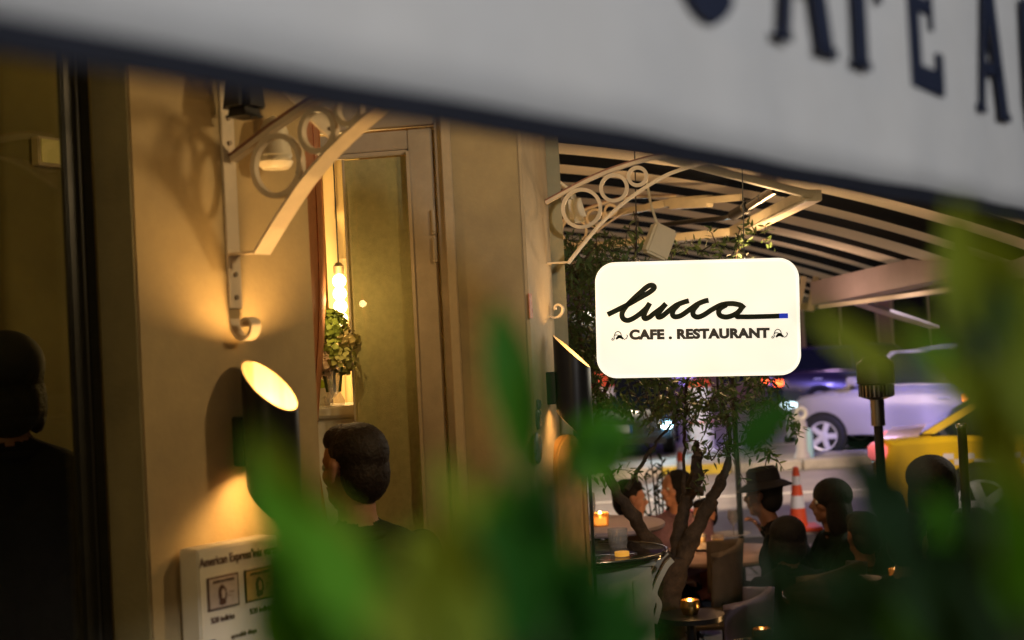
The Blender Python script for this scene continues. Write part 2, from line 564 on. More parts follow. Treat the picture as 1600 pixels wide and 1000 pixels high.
# room inside the door
cu = MB()
pa = at(466, 360, 4.25); pb_ = at(506, 360, 4.5)
rows = 14; cols = 22
vs = []; fs = []
for j in range(rows + 1):
    z = 0.9 + (2.75 - 0.9) * j / rows
    pinch = 1.0 - 0.42 * math.exp(-((z - 1.62) / 0.32) ** 2)
    for i in range(cols + 1):
        u = i / cols
        p = pa.lerp(pb_, -0.6 + u * 1.6 * pinch)
        vs.append((p.x, p.y + 0.02 * math.sin(u * 26), z))
for j in range(rows):
    for i in range(cols):
        a = j * (cols + 1) + i
        fs.append((a, a + 1, a + cols + 2, a + cols + 1))
cu.add(vs, fs)
co = cu.build('door_curtain', M_curtain, fix=False)
co.modifiers.new('t', 'SOLIDIFY').thickness = 0.004
top(co, 'orange curtain hanging just inside the doorway beside the wide pillar', 'curtain')
top(MB().tube([pa + Vector((-0.1, 0, 0)) * 1 + Vector((0, 0, 2.77 - pa.z)), pb_ + Vector((0.05, 0, 2.77 - pb_.z))], 0.012, 10).build('curtain_rod', M_black), 'dark rod holding the orange doorway curtain', 'rod')

# lit pilaster with pendant bulbs
pp = at(530, 440, 5.6)
pil = thing('lit_pilaster', 'glowing cream pilaster inside the doorway behind the bulbs', 'pilaster', (pp.x, pp.y + 0.22, 0))
M_pil = mat('cream_gloss', (0.8, 0.62, 0.34), 0.25, var=0.06)
MB().box((-0.075, 0, 0.0), (0.075, 0.1, TOP), 0.01).build('back_panel', M_pil, pil)
MB().lathe([(0.022, 1.05), (0.03, 1.07), (0.022, 1.09), (0.018, 2.28), (0.026, 2.3), (0.018, 2.32), (0.018, 2.45), (0.03, 2.47), (0.03, 2.5), (0.018, 2.52), (0.018, 3.2)], (0.0, -0.03, 0), 16).build('column', M_pil, pil)
M_bulb = mat('glowing_bulb', (1, 0.8, 0.5), 0.4, emit=(1.0, 0.72, 0.30), es=14)
pend = thing('pendant_lamp', 'string of glowing globe bulbs inside the doorway above the hydrangeas', 'lamp', (pp.x, pp.y, 0))
ztop = at(530, 428, 5.6).z
MB().tube([(0, 0, ztop + 0.02), (0, 0, 3.2)], 0.003, 6).build('cord', M_black, pend)
MB().lathe([(0.02, 0.0), (0.022, 0.03), (0.01, 0.045)], (0, 0, ztop), 14).build('cap', M_screw, pend)
for k in range(4):
    MB().ball((0.0, 0, ztop - 0.028 - k * 0.05), (0.027, 0.027, 0.028)).build('bulb', M_bulb, pend)
lamp('pendant_light', 'POINT', (pp.x + 0.0, pp.y - 0.12, ztop - 0.1), 30, (1.0, 0.60, 0.2), 0.05)
lamp('room_and_vase_light', 'POINT', at(512, 470, 4.5), 1.8, (1.0, 0.66, 0.28), 0.012)  # added in front of the vase to brighten the hydrangeas
lamp('room_and_vase_light', 'POINT', at(470, 250, 6.2), 45, (1.0, 0.60, 0.22), 0.15)

# sideboard with hydrangea vase and white ewer
sb = at(530, 634, 4.8)
side = thing('sideboard', 'white moulded sideboard inside the doorway under the flowers', 'sideboard', (sb.x, sb.y + 0.12, 0))
MB().box((-0.28, -0.12, sb.z - 0.04), (0.25, 0.2, sb.z), 0.008).build('top', M_whiteobj, side)
MB().box((-0.25, -0.09, 0.05), (0.22, 0.18, sb.z - 0.041), 0.006).build('cabinet', M_whiteobj, side)
MB().box((-0.22, -0.1, 0.2), (0.0, -0.091, sb.z - 0.12), 0.004).box((0.02, -0.1, 0.2), (0.2, -0.091, sb.z - 0.12), 0.004).build('door_panel', M_whiteobj, side)
hy = at(519, 545, 4.70)
vase = thing('flower_vase', 'clear glass vase of autumn hydrangeas on the white sideboard', 'flowers', (hy.x, hy.y, 0))
MB().lathe([(0.03, sb.z), (0.035, sb.z + 0.02), (0.02, sb.z + 0.05), (0.03, sb.z + 0.12), (0.034, sb.z + 0.14), (0.032, sb.z + 0.14), (0.026, sb.z + 0.11), (0.016, sb.z + 0.05), (0.0, sb.z + 0.03)], n=20).build('vase', M_cup, vase)
heads = [(0, 0, 0, .052), (-.045, 0, .035, .045), (.04, .01, .03, .045), (.01, -.02, .075, .046), (-.035, -.01, -.045, .045), (.035, -.02, -.04, .048), (0, .02, .1, .03), (-.05, .02, .0, .04)]
cols_ = [(0.30, 0.34, 0.05), (0.42, 0.30, 0.08), (0.42, 0.32, 0.10), (0.24, 0.30, 0.04), (0.46, 0.30, 0.16), (0.34, 0.32, 0.08), (0.22, 0.28, 0.05), (0.40, 0.24, 0.12)]
for (x, y, z, r), cc in zip(heads, cols_):
    mb = MB()
    for k in range(120):
        n_ = Vector((random.gauss(0, 1), random.gauss(0, 1), random.gauss(0, 1))).normalized()
        c = Vector((x, y, hy.z + z)) + n_ * r * random.uniform(0.8, 1.08)
        q = (n_ + Vector((random.uniform(-.5, .5), random.uniform(-.5, .5), random.uniform(-.5, .5)))).to_track_quat('Z', 'Y').to_matrix().to_4x4()
        s_ = random.uniform(.007, .012)
        mb.add([(0, 0, -.002), (s_, s_ * .5, .001), (s_ * .9, -s_ * .5, .002), (-s_, s_ * .5, .001), (-s_ * .6, -s_ * .9, .001), (0.1 * s_, s_ * 1.1, .0015)], [(0, 1, 5), (0, 2, 1), (0, 4, 2), (0, 3, 4), (0, 5, 3)], Matrix.Translation(c) @ q)
    mm = mat('hydrangea_%d' % heads.index((x, y, z, r)), cc, 0.6, var=0.35, vscale=30)
    mb.build('flower_head', mm, vase, fix=False)
    MB().tube([(x * .5, y * .5, sb.z + .05), (x, y, hy.z + z)], .003, 6).build('stem', mat('green_stem', (.06, .1, .02), .6), vase)
ew = at(506, 634, 4.9)
ewer = thing('swan_neck_ewer', 'white ceramic ewer with a curved swan neck handle beside the orange curtain', 'ewer', (ew.x, ew.y, 0))
MB().lathe([(0.02, ew.z - .12), (0.022, ew.z - .02), (0.018, ew.z + .0), (0.045, ew.z + .05), (0.05, ew.z + .062), (0.046, ew.z + .062), (0.01, ew.z + .01)], n=22).build('bowl', M_whiteobj, ewer)
MB().tube([(0.0, -.03, ew.z + .03), (.012, -.035, ew.z + .035), (.022, -.035, ew.z + .02), (.024, -.035, ew.z - .03), (.023, -.035, ew.z - .12)], .006, 8).build('handle', M_whiteobj, ewer)
MB().ball((-.01, 0, ew.z + .072), .022).ball((.018, .004, ew.z + .07), .02).build('fruit', mat('green_fruit', (.3, .45, .03), .35), ewer)
MB().box((-.06, -.06, 0), (.06, .06, ew.z - .121), .004).build('stand', M_whiteobj, ewer)

# ------------------------------------------------------------------ wrought brackets
K = 5.0 / F
def cv(px, py):
    dx = (px - 850) * K; dy = (412 - py) * K
    return (dx * math.cos(ROLL) + dy * math.sin(ROLL), 0, -dx * math.sin(ROLL) + dy * math.cos(ROLL))
def smooth_path(pts, n=8):
    out = []
    P = [Vector(p) for p in pts]
    for i in range(len(P) - 1):
        p0 = P[max(i - 1, 0)]; p1 = P[i]; p2 = P[i + 1]; p3 = P[min(i + 2, len(P) - 1)]
        for k in range(n):
            t = k / n
            out.append(0.5 * ((2 * p1) + (-p0 + p2) * t + (2 * p0 - 5 * p1 + 4 * p2 - p3) * t * t + (-p0 + 3 * p1 - 3 * p2 + p3) * t ** 3))
    out.append(P[-1])
    return out
Z2 = P2.z
def bracket(label, loc, rz, group):
    b = thing('scroll_bracket', label, 'bracket', loc, rz, group)
    z0 = cv(849, 150)[2]; z1 = cv(849, 466)[2]
    MB().box((0.0, -0.021, z1), (0.007, 0.021, z0), 0.001).build('wall_plate', M_cream, b)
    for (px, py) in ((850, 275), (850, 300), (850, 432), (850, 455)):
        zz = cv(px, py)[2]
        MB().tube([(-0.012, 0, zz), (0.012, 0, zz)], 0.0055, 8).build('bolt', M_screw, b)
    arc = smooth_path([cv(888, 412), cv(912, 382), cv(942, 348), cv(970, 323), cv(997, 303), cv(1025, 286), cv(1052, 273), cv(1102, 259), cv(1150, 251)])
    MB().strip(arc, 0.056, 0.006).build('lower_arc', M_cream, b)
    MB().strip([(0.0072, 0, 0), (cv(888, 412)[0], 0, 0)], 0.040, 0.005).build('link_bar', M_cream, b)
    tp = smooth_path([cv(853, 317), cv(880, 303), cv(907, 289), cv(936, 276), cv(964, 266), cv(1014, 252), cv(1060, 247), cv(1150, 246)])
    MB().strip(tp, 0.022, 0.012).build('upper_bar', M_cream, b)
    MB().strip([(p.x, 0, p.z + .0085) for p in tp], .034, .0045).build('capping_strip', mat('rust_brown_paint', (.28, .13, .08), .5, var=.2, vscale=30), b)
    for (px, py, r) in ((909.5, 326.5, 31.5), (960, 295.6, 22.3), (996.5, 278.5, 16)):
        c = cv(px, py)
        pts = []
        for i in range(41):
            a = 2 * math.pi * i / 40
            pts.append((c[0] + (r - 2.2) * K * math.cos(a), 0, c[2] + (r - 2.2) * K * math.sin(a)))
        MB().strip(pts, 0.016, 0.0125).build('ring', M_cream, b)
    sp = [cv(851, 466), cv(852, 478), cv(856, 489), cv(864, 496), cv(873, 495), cv(879, 488), cv(879, 480), cv(873, 476), cv(868, 479), cv(868, 484)]
    MB().strip(smooth_path(sp, 6), 0.032, 0.007).build('scroll', M_cream, b)
    MB().tube([(0.013, -0.012, z0 - .1), (0.02, -0.014, z0 - .02), (0.02, -0.02, z0)], 0.003, 6).build('cable_clip', M_screw, b)
    return b
G_BR = 'cream scroll brackets under the canopies'
bracket('large cream scroll bracket above the nearer wall lamp, by the black speaker', (P1.x, P1.y, P1.z), R(-30), G_BR)
bracket('cream scroll bracket on the narrow pillar, left above the lit sign', (P2.x, P2.y, P2.z), R(-10), G_BR)
q3 = at(852, 418, 7.6)
bracket('farther pale scroll bracket seen through the rings of the pillar bracket', (q3.x + 0.02, q3.y, q3.z + .0), R(-4), G_BR)

# flat awning arm pieces behind the near bracket
a1 = at(452, 140, 3.25); a2 = at(524, 212, 3.30)
dv = (a2 - a1)
arm = thing('awning_stay', 'flat white awning stay slanting behind the nearer bracket', 'stay', a1)
ax = dv.normalized(); zz_ = Vector((0.3, -0.8, 0.55)); yy_ = zz_.cross(ax).normalized(); zz_ = ax.cross(yy_)
Ma = Matrix.Translation(a1) @ Matrix((ax, yy_, zz_)).transposed().to_4x4()
MB(Ma).box((-0.25, -.022, -.003), (dv.length, .022, .003), .002).build('bar', M_cream, arm, world=True)
for u in (0.055, dv.length - .02):
    MB(Ma).tube([(u, 0, .003), (u, 0, .008)], .0055, 10).build('bolt', M_screw, arm, world=True)

# ------------------------------------------------------------------ speakers
def speaker(label, loc, rz, m, tilt, s=1.0, grp=None):
    o = thing('wall_speaker', label, 'speaker', loc, rz, grp)
    T = Matrix.Rotation(tilt, 4, 'Y') @ Matrix.Scale(s, 4)
    bm = bmesh.new()
    bmesh.ops.create_cube(bm, size=1)
    for q in bm.verts:
        k = 1.0 if q.co.z < 0 else 0.72
        q.co = Vector((q.co.x * .085 * k, q.co.y * .09 * k, q.co.z * .12))
    bmesh.ops.bevel(bm, geom=bm.edges[:], offset=.018, segments=4, affect='EDGES')
    MB(T).bm(bm).build('cabinet', m, o)
    MB(T).box((-.03, -.033, -.0635), (.03, .033, -.059), .002).build('grille', m, o)
    MB(T).tube([(0, 0, .05), (0, 0, .085)], .012, 12).build('neck', m, o)
    MB(T).ball((.02, 0, -.0645), .003).build('badge', M_steel, o)
    return o
sp1 = M1 @ Vector((hit(M1, 380, 140, 1, -0.09).x, -0.09, hit(M1, 381, 140, 1, -0.09).z))
s1o = speaker('black loudspeaker hanging at the top of the nearer bracket', sp1, R(-30), M_blackpl, 0, 0.98)
MB().tube([(-.09, 0, .1), (0, 0, .1)], .008, 8).build('arm', M_blackpl, s1o)
sp2 = at(897, 326, 5.25)
M_ivory = mat('ivory_plastic', (0.78, 0.70, 0.52), 0.35, var=0.06)
s2o = speaker('ivory loudspeaker seen inside the large ring of the pillar bracket', sp2, R(25), M_ivory, R(-8), 0.85)
MB().tube([(0, 0, .06), (-.07, 0, .11)], .006, 8).build('arm', M_ivory, s2o)
sp3 = M1 @ Vector((hit(M1, 432, 238, 1, -0.06).x, -0.055, hit(M1, 432, 238, 1, -0.06).z))
# ivory dome lamp seen through the large ring of the near bracket
dm = thing('dome_flood_lamp', 'ivory ribbed lamp housing seen through the big ring of the nearer bracket', 'lamp', sp3, R(-30))
MB().lathe([(0.0, .085), (.022, .075), (.032, .05), (.036, .02), (.038, 0), (.040, -.008), (.036, -.016), (.041, -.022), (.036, -.032), (.03, -.038), (0, -.04)], n=26).build('housing', M_ivory, dm)
MB().tube([(-.057, 0, .04), (-.03, 0, .04)], .008, 8).build('arm', M_ivory, dm)

# ------------------------------------------------------------------ slant-cut wall lamps
def wall_lamp(label, loc, rz, grp):
    """origin on the wall at the top edge of the tube; x points out"""
    o = thing('slant_wall_lamp', label, 'wall lamp', loc, rz, grp)
    r = 0.0615; cx = 0.03 + r; n = 48
    def zt_(x, rr): return -(x - (cx - r)) / (2 * r) * 0.118
    for nm, rr, m_ in (('tube', r, M_black), ('liner', r - .0025, M_white_in)):
        vs = []; fs = []
        for k in range(n):
            a = 2 * math.pi * k / n
            x = cx + rr * math.cos(a); y = rr * math.sin(a)
            h = zt_(x, rr)
            vs += [(x, y, h), (x, y, h - .258)]
        for k in range(n):
            q = (k + 1) % n
            fs.append((2 * k, 2 * k + 1, 2 * q + 1, 2 * q))
        mb = MB(); mb.add(vs, fs)
        mb.build(nm, m_, o)
    vs = []; fs = []
    for k in range(n):
        a = 2 * math.pi * k / n
        for rr in (r, r - .0025):
            x = cx + rr * math.cos(a); y = rr * math.sin(a)
            vs += [(x, y, zt_(x, rr) + .0008)]
        for rr in (r, r - .0025):
            x = cx + rr * math.cos(a); y = rr * math.sin(a)
            vs += [(x, y, zt_(x, rr) - .2588)]
    for k in range(n):
        q = (k + 1) % n
        fs.append((4 * k, 4 * k + 1, 4 * q + 1, 4 * q)); fs.append((4 * k + 2, 4 * k + 3, 4 * q + 3, 4 * q + 2))
    mb = MB(); mb.add(vs, fs); mb.build('rim', mat('lamp_rim', (.55, .4, .2), .35, .6), o)
    MB().box((0.001, -.03, -.235), (.034, .03, -.125), .003).build('mount', M_black, o)
    MB().lathe([(0, 0), (r - .004, 0), (r - .004, .012), (0, .012)], (cx, 0, -.19), 24).build('baffle', M_white_in, o)
    M_b = mat('lamp_bulb', (1, .8, .5), .4, emit=(1.0, .66, .30), es=22)
    MB().ball((cx, 0, -.135), .016).build('bulb', M_b, o)
    MB().ball((cx, 0, -.235), .016).build('bulb', M_b, o)
    return o
def lamp_lights(M, e1_, e2_):
    cx = 0.03 + .0615
    for (x, z, e) in ((cx, -.10, e1_), (cx, -.262, e2_)):
        p = M @ Vector((x, 0, z))
        lamp('wall_lamp_light', 'POINT', p, e, (1.0, .56, .19), .02)
h1 = hit(M1, 361, 576, 1, 0)
Ms1 = M1 @ Matrix.Translation((h1.x + 0.02, 0, 1.905)) @ Matrix.Rotation(R(-90), 4, 'Z')
WL = 'black slant-cut wall lamps'
wall_lamp('black slant-cut wall lamp glowing above the card poster', Ms1.translation, R(-30), WL)
lamp_lights(Ms1, 18, 4.5)
Ms2 = M2 @ Matrix.Translation((-0.15, -0.010, 1.94)) @ Matrix.Rotation(R(-90), 4, 'Z')
wall_lamp('black slant-cut wall lamp on the narrow pillar left of the lit sign', Ms2.translation, R(-10), WL)
lamp_lights(Ms2, 5, 2.6)

# ------------------------------------------------------------------ card poster box
hb = hit(M1, 308, 860, 1, -0.065)
MA = M1 @ Matrix.Translation((hb.x, -0.065, hb.z)) @ Matrix.Rotation(R(-5), 4, 'Z')
card = thing('card_notice_box', 'pale poster box with two printed payment cards under the nearer lamp', 'poster box', M=MA)
W_, H_ = 0.235, 0.42
M_box = mat('notice_box_white', (0.72, 0.66, 0.52), 0.5, var=0.06, vscale=6)
MB().box((0, 0, -H_), (W_, 0.058, 0), .004).build('case', M_box, card)
M_ink = mat('brown_ink', (0.09, 0.045, 0.03), .6)
tx = MB(); v_, f_ = text_mesh("American Express'iniz varsa", 0.0265, 0.0005, xs=0.76)
tx.add([(x + W_ / 2 + .0, y - .0008, z - .037) for x, y, z in v_], f_); tx.build('lettering', M_ink, card, smooth=False, fix=False)
for i, (x0, cc) in enumerate(((0.022, (0.50, 0.42, 0.36)), (0.128, (0.55, 0.38, 0.13)))):
    z1, z0, wd = -0.062, -0.132, 0.088
    MB().box((x0, -.0025, z0), (x0 + wd, -.0003, z1)).build('card_border', M_ink, card, smooth=False)
    MB().box((x0 + .004, -.0035, z0 + .004), (x0 + wd - .004, -.0027, z1 - .004)).build('card_print', mat('card_face_%d' % i, cc, .45, var=.12, vscale=60), card, smooth=False)
    tx = MB(); v_, f_ = text_mesh("AMERICAN EXPRESS", 0.0075, 0.0001, xs=0.9)
    tx.add([(x + x0 + wd / 2, y - .004, z + z1 - .0135) for x, y, z in v_], f_)
    # helmeted head emblem in profile
    hx, hz = x0 + wd * .47, (z0 + z1) / 2 - .004
    prof = [(-.006, -.022), (.004, -.021), (.008, -.016), (.006, -.012), (.009, -.009), (.0085, -.004), (.0105, -.001), (.008, .003), (.0085, .008), (.004, .015), (-.002, .0195), (-.008, .016), (-.0115, .008), (-.0115, -.003), (-.009, -.010), (-.011, -.017)]
    tx.prism([(hx + a * 1.1, hz + b * 1.05) for a, b in prof], -.0044, -.0038)
    tx.box((hx + .016, -.0044, hz + .001), (hx + .032, -.0038, hz + .0025)).box((hx + .014, -.0044, hz - .006), (hx + .022, -.0038, hz - .0048))
    tx.build('card_lettering', M_ink, card, smooth=False, fix=False)
    MB().prism([(hx + .001 + a * .5, hz + .002 + b * .5) for a, b in prof], -.0050, -.0045).build('emblem_face', MATS['card_face_%d' % i], card, smooth=False)
for s_, x_, z_, sz in (("%20 indirim", .062, -.158, .0165), ("ayrıcalıklı dünya", .12, -.200, .0135), ("%20 indirim", .172, -.158, .0165)):
    tx = MB(); v_, f_ = text_mesh(s_, sz, .0005, xs=.85)
    tx.add([(x + x_, y - .0008, z + z_) for x, y, z in v_], f_); tx.build('lettering', M_ink, card, smooth=False, fix=False)
MB().box((.014, -.002, -.216), (.038, -.0003, -.192)).build('blue_badge', mat('navy_print', (.01, .02, .09), .5), card, smooth=False)

# small things on the narrow pillar
stp = hit(M2, 829, 478, 1, -0.016)
stk = MB(M2).box((stp.x - .028, -.018, stp.z - .04), (stp.x + .028, -.0145, stp.z + .04)).build('red_notice', mat('red_print', (.45, .06, .03), .5, c2=(.7, .35, .2), vscale=40), smooth=False)
top(stk, 'small red notice stuck on the narrow pillar beside the bracket foot', 'sticker')
M_plq = mat('enamel_plaque', (.03, .03, .05), .25, c2=(.25, .25, .32), vscale=45)
for (px, py, r, lab) in ((842, 632, .017, 'tiny round dark badge, topmost of the three on the narrow pillar'), (842, 655, .033, 'middle round enamel badge with pale ring under the lamp'), (841, 700, .05, 'large oval enamel badge above the arched wooden board')):
    p_ = hit(M2, px, py, 1, -.02)
    b_ = thing('round_badge', lab, 'badge', M=M2 @ Matrix.Translation((p_.x, -.0145, p_.z)), group='round badges on the narrow pillar')
    MB().lathe([(0, 0), (r, 0), (r, .006), (r * .8, .012), (0, .013)], n=28, M=Matrix.Rotation(R(90), 4, 'X') @ Matrix.Scale(1.0, 4)).build('disc', M_plq, b_)
    MB().torus((0, -.009, 0), r * .78, .0025, 'y', 28, 6).build('ring', M_steel, b_)
wb = hit(M2, 858, 700, 1, -.06)
M_oak = mat('varnished_oak', (.42, .22, .06), .35, var=.3, vscale=9, bump=.1)
brd = thing('arched_board', 'arched varnished wooden board leaning at the pillar below the farther lamp', 'board', M=M2 @ Matrix.Translation((0.02, -.03, wb.z)))
pts = [(-.14, -.75), (.12, -.75)] + [(-.01 + .13 * math.cos(a), -.12 + .13 * math.sin(a)) for a in [math.pi * i / 16 for i in range(17)]]
MB(Matrix.Rotation(R(-18), 4, 'Z')).prism(pts, -.03, -.008).build('panel', M_oak, brd)
MB(Matrix.Rotation(R(-18), 4, 'Z')).prism([(x * .86 - .001, z * .97 - .004) for x, z in pts], -.034, -.0305).build('inlay', mat('oak_inlay', (.55, .33, .11), .35, var=.25, vscale=12), brd)
MB().tube([(.0, -.09, -.75), (.0, -.09, -.12)], .006, 8).ball((.0, -.09, -.115), .009).build('rod', M_black, brd)

# ------------------------------------------------------------------ lit sign
SY = 5.15
c_ = [at(932, 412, SY), at(1246, 403, SY), at(1246, 586, SY), at(932, 590, SY)]
cen = (c_[0] + c_[1] + c_[2] + c_[3]) / 4
exv = ((c_[1] + c_[2]) - (c_[0] + c_[3])).normalized()
wS = ((c_[1] + c_[2]) - (c_[0] + c_[3])).length / 2
ezv = Vector((0, 0, 1)); ezv = (ezv - exv * ezv.dot(exv)).normalized()
hS = 181 * SY / F
eyv = ezv.cross(exv)
MS = Matrix.Translation(cen) @ Matrix((exv, eyv, ezv)).transposed().to_4x4() @ Matrix.Rotation(R(-6), 4, 'Z')
KS = SY / F
def rrect(w_, h_, r, n=10):
    out = []
    for (cx, cy, a0) in ((w_ / 2 - r, h_ / 2 - r, 0), (-w_ / 2 + r, h_ / 2 - r, 90), (-w_ / 2 + r, -h_ / 2 + r, 180), (w_ / 2 - r, -h_ / 2 + r, 270)):
        for k in range(n + 1):
            a = R(a0 + 90 * k / n)
            out.append((cx + r * math.cos(a), cy + r * math.sin(a)))
    return out
sign = thing('illuminated_sign', 'glowing white rounded box sign reading lucca cafe restaurant', 'sign', M=MS)
msn = bpy.data.materials.new('lit_opal_acrylic'); msn.use_nodes = True
t_ = msn.node_tree; b_ = t_.nodes['Principled BSDF']
b_.inputs['Base Color'].default_value = (.8, .78, .68, 1); b_.inputs['Roughness'].default_value = .3
tc_ = t_.nodes.new('ShaderNodeTexCoord'); nz = t_.nodes.new('ShaderNodeTexNoise'); nz.inputs['Scale'].default_value = 3.2
t_.links.new(tc_.outputs['Object'], nz.inputs['Vector'])
rp = t_.nodes.new('ShaderNodeValToRGB')
rp.color_ramp.elements[0].color = (.96, .85, .66, 1); rp.color_ramp.elements[1].color = (.98, .97, .86, 1)
rp.color_ramp.elements[0].position = .3; rp.color_ramp.elements[1].position = .7
t_.links.new(nz.outputs['Fac'], rp.inputs['Fac']); t_.links.new(rp.outputs['Color'], b_.inputs['Emission Color'])
b_.inputs['Emission Strength'].default_value = .78
bm = bmesh.new()
pts = rrect(wS, hS, .073)
f = bm.faces.new([bm.verts.new((x, -.05, z)) for x, z in pts])
ex = bmesh.ops.extrude_face_region(bm, geom=[f])
for q in [e for e in ex['geom'] if isinstance(e, bmesh.types.BMVert)]: q.co.y = .05
bmesh.ops.recalc_face_normals(bm, faces=bm.faces[:])
edges = [e for e in bm.edges if abs(e.verts[0].co.y - e.verts[1].co.y) < 1e-6]
bmesh.ops.bevel(bm, geom=edges, offset=.012, segments=4, affect='EDGES')
MB().bm(bm).build('case', msn, sign, angle=80)
M_sletter = mat('sign_black_vinyl', (.012, .020, .016), .12, coat=.6)
def sxy(zx, zy):   # second zoom: 1600 px over 300 photo px from (940,420)
    px = 940 + zx * 300 / 1600; py = 420 + zy * 300 / 1600
    q = hit(MS, px, py, 1, -.052)
    return (q.x, 0, q.z)
def ribbon(pts, wd, nm='script_lettering', y=-.0535):
    """broad pen stroke: constant width, square ends, given thickness"""
    path = smooth_path([sxy(*p) for p in pts], 8)
    mb = MB()
    n = len(path); vs = []; fs = []
    for i, p in enumerate(path):
        tg = (path[min(i + 1, n - 1)] - path[max(i - 1, 0)]).normalized()
        nn = Vector((-tg.z, 0, tg.x)) * wd / 2
        for yy in (-.0506, y):
            vs += [(p.x + nn.x, yy, p.z + nn.z), (p.x - nn.x, yy, p.z - nn.z)]
    for i in range(n - 1):
        a = i * 4; b = a + 4
        fs += [(a, a + 1, b + 1, b), (a + 2, b + 2, b + 3, a + 3), (a, b, b + 2, a + 2), (a + 1, a + 3, b + 3, b + 1)]
    mb.add(vs, fs)
    return mb.build(nm, M_sletter, sign, smooth=False)
sw = 43 * 300 / 1600 * KS
ribbon([(50, 382), (140, 338), (230, 292), (330, 235), (400, 195), (438, 160), (425, 138), (385, 146), (320, 200), (250, 265), (195, 325), (170, 375), (180, 415), (215, 430), (260, 415), (320, 375), (375, 325), (402, 285)], sw, y=-.0530)
ribbon([(402, 285), (370, 345), (352, 395), (362, 415), (395, 405), (440, 370), (495, 330), (537, 290)], sw, y=-.0533)
ribbon([(537, 290), (500, 335), (472, 375), (472, 402), (505, 395), (560, 350), (620, 305), (680, 280), (728, 266)], sw, y=-.0536)
ribbon([(640, 300), (598, 345), (592, 385), (615, 400), (660, 390), (720, 350), (790, 300), (850, 272), (892, 262)], sw, y=-.0539)
ribbon([(800, 300), (765, 345), (765, 385), (800, 402), (850, 385), (920, 340), (1000, 300), (1080, 290), (1140, 298), (1165, 312), (1150, 350), (1100, 385), (1040, 402), (990, 390), (975, 360), (990, 330), (1040, 300)], sw, y=-.0542)
ribbon([(1190, 300), (1160, 335), (1130, 372), (1128, 398), (1160, 400), (1250, 400), (1400, 396), (1480, 393)], sw * .95, y=-.0545)
M_sblue = mat('sign_blue_reflection', (.01, .03, .55), .2, emit=(.02, .06, .7), es=.35)  # reflection of blue lights on the stroke end, put into a glowing colour
lb = ribbon([(1480, 393), (1515, 392), (1553, 391)], sw * .95, 'blue_reflection', y=-.0545); lb.data.materials[0] = M_sblue
tx = MB(); v_, f_ = text_mesh("CAFE . RESTAURANT", .0575, .0036, 1.06)
tw = max(p[0] for p in v_) - min(p[0] for p in v_)
a_ = sxy(232, 585); e_ = sxy(1402, 570)
kx = (e_[0] - a_[0]) / tw; mnx = min(p[0] for p in v_)
kz = (76 * 300 / 1600 * KS) / .0415
tx.add([(a_[0] + (x - mnx) * kx, -.052 + y * .8, a_[2] + (e_[2] - a_[2]) * ((x - mnx) / tw) + z * kz) for x, y, z in v_], f_)
tx.build('cafe_restaurant_lettering', mat('sign_grey_letter', (.04, .04, .045), .3), sign, smooth=False, fix=False)
for ox in (0, 1333):
    oz = -18 if ox else 0
    def orn(pts, w_): ribbon([(x + ox, y + oz) for x, y in pts], w_, 'leaf_ornament', -.0525)
    orn([(98, 578), (88, 582), (86, 592), (98, 594), (106, 580), (104, 562), (118, 552), (140, 552)], sw * .16)
    orn([(104, 562), (116, 532), (138, 522), (158, 536), (166, 560), (186, 586), (206, 580), (215, 560), (208, 548)], sw * .16)
    orn([(120, 585), (140, 572), (160, 572), (180, 582)], sw * .42)
    orn([(132, 575), (148, 562), (162, 570)], sw * .5)
for xx in (-wS * .29, wS * .24):
    MB().tube([(xx, 0, hS / 2), (xx, 0.0, hS / 2 + .75)], .0022, 6).build('hanging_wire', M_black, sign)
    MB().lathe([(.009, 0), (.009, .012), (.004, .018)], (xx, 0, hS / 2), 12).build('wire_fixing', M_steel, sign)
lamp('sign_glow', 'AREA', MS @ Vector((0, -.12, 0)), 1.2, (1, .9, .68), .5, aim=MS @ Vector((0, -2, 0)))

# ------------------------------------------------------------------ near awning valance with lettering
v0 = at(-60, 66, .57); v1 = at(1700, 345, 2.15)
v0.z = v1.z = at(0, 80, .6).z
dvv = (v1 - v0); Lv = dvv.length; dvv.normalize()
angv = math.atan2(dvv.y, dvv.x)
MV = Matrix.Translation(v0) @ Matrix.Rotation(angv, 4, 'Z')
val = thing('awning_valance', 'white fabric awning valance with dark cafe lettering across the top', 'awning', M=MV)
vs = []; fs = []; nx = 90; nz_ = 14; HV = .50
def vy(x, z): return .004 * math.sin(x * 9) * (1 - z / HV) + .0015 * math.sin(x * 31 + 1)
for j in range(nz_ + 1):
    for i in range(nx + 1):
        x = -0.1 + (Lv + .2) * i / nx; z = .008 + (HV) * j / nz_
        vs.append((x, vy(x, z), z))
for j in range(nz_):
    for i in range(nx):
        a = j * (nx + 1) + i; fs.append((a, a + 1, a + nx + 2, a + nx + 1))
mb = MB(); mb.add(vs, fs); cl = mb.build('fabric', mat('valance_canvas', (.56, .56, .55), .85, var=.04, vscale=12, bump=.1, bscale=400), val, fix=False)
cl.modifiers.new('t', 'SOLIDIFY').thickness = .0015
vs = []; fs = []
for i in range(nx + 1):
    x = -0.1 + (Lv + .2) * i / nx
    for (yy, z) in ((-.0035, -.004), (-.0035, .012), (.004, .012), (.004, -.004)):
        vs.append((x, vy(x, .01) + yy, z))
for i in range(nx):
    for k in range(4):
        q = (k + 1) % 4; fs.append((4 * i + k, 4 * i + q, 4 * i + 4 + q, 4 * i + 4 + k))
mb = MB(); mb.add(vs, fs); mb.build('hem', mat('navy_hem', (.004, .006, .014), .8, var=.2, vscale=30), val)
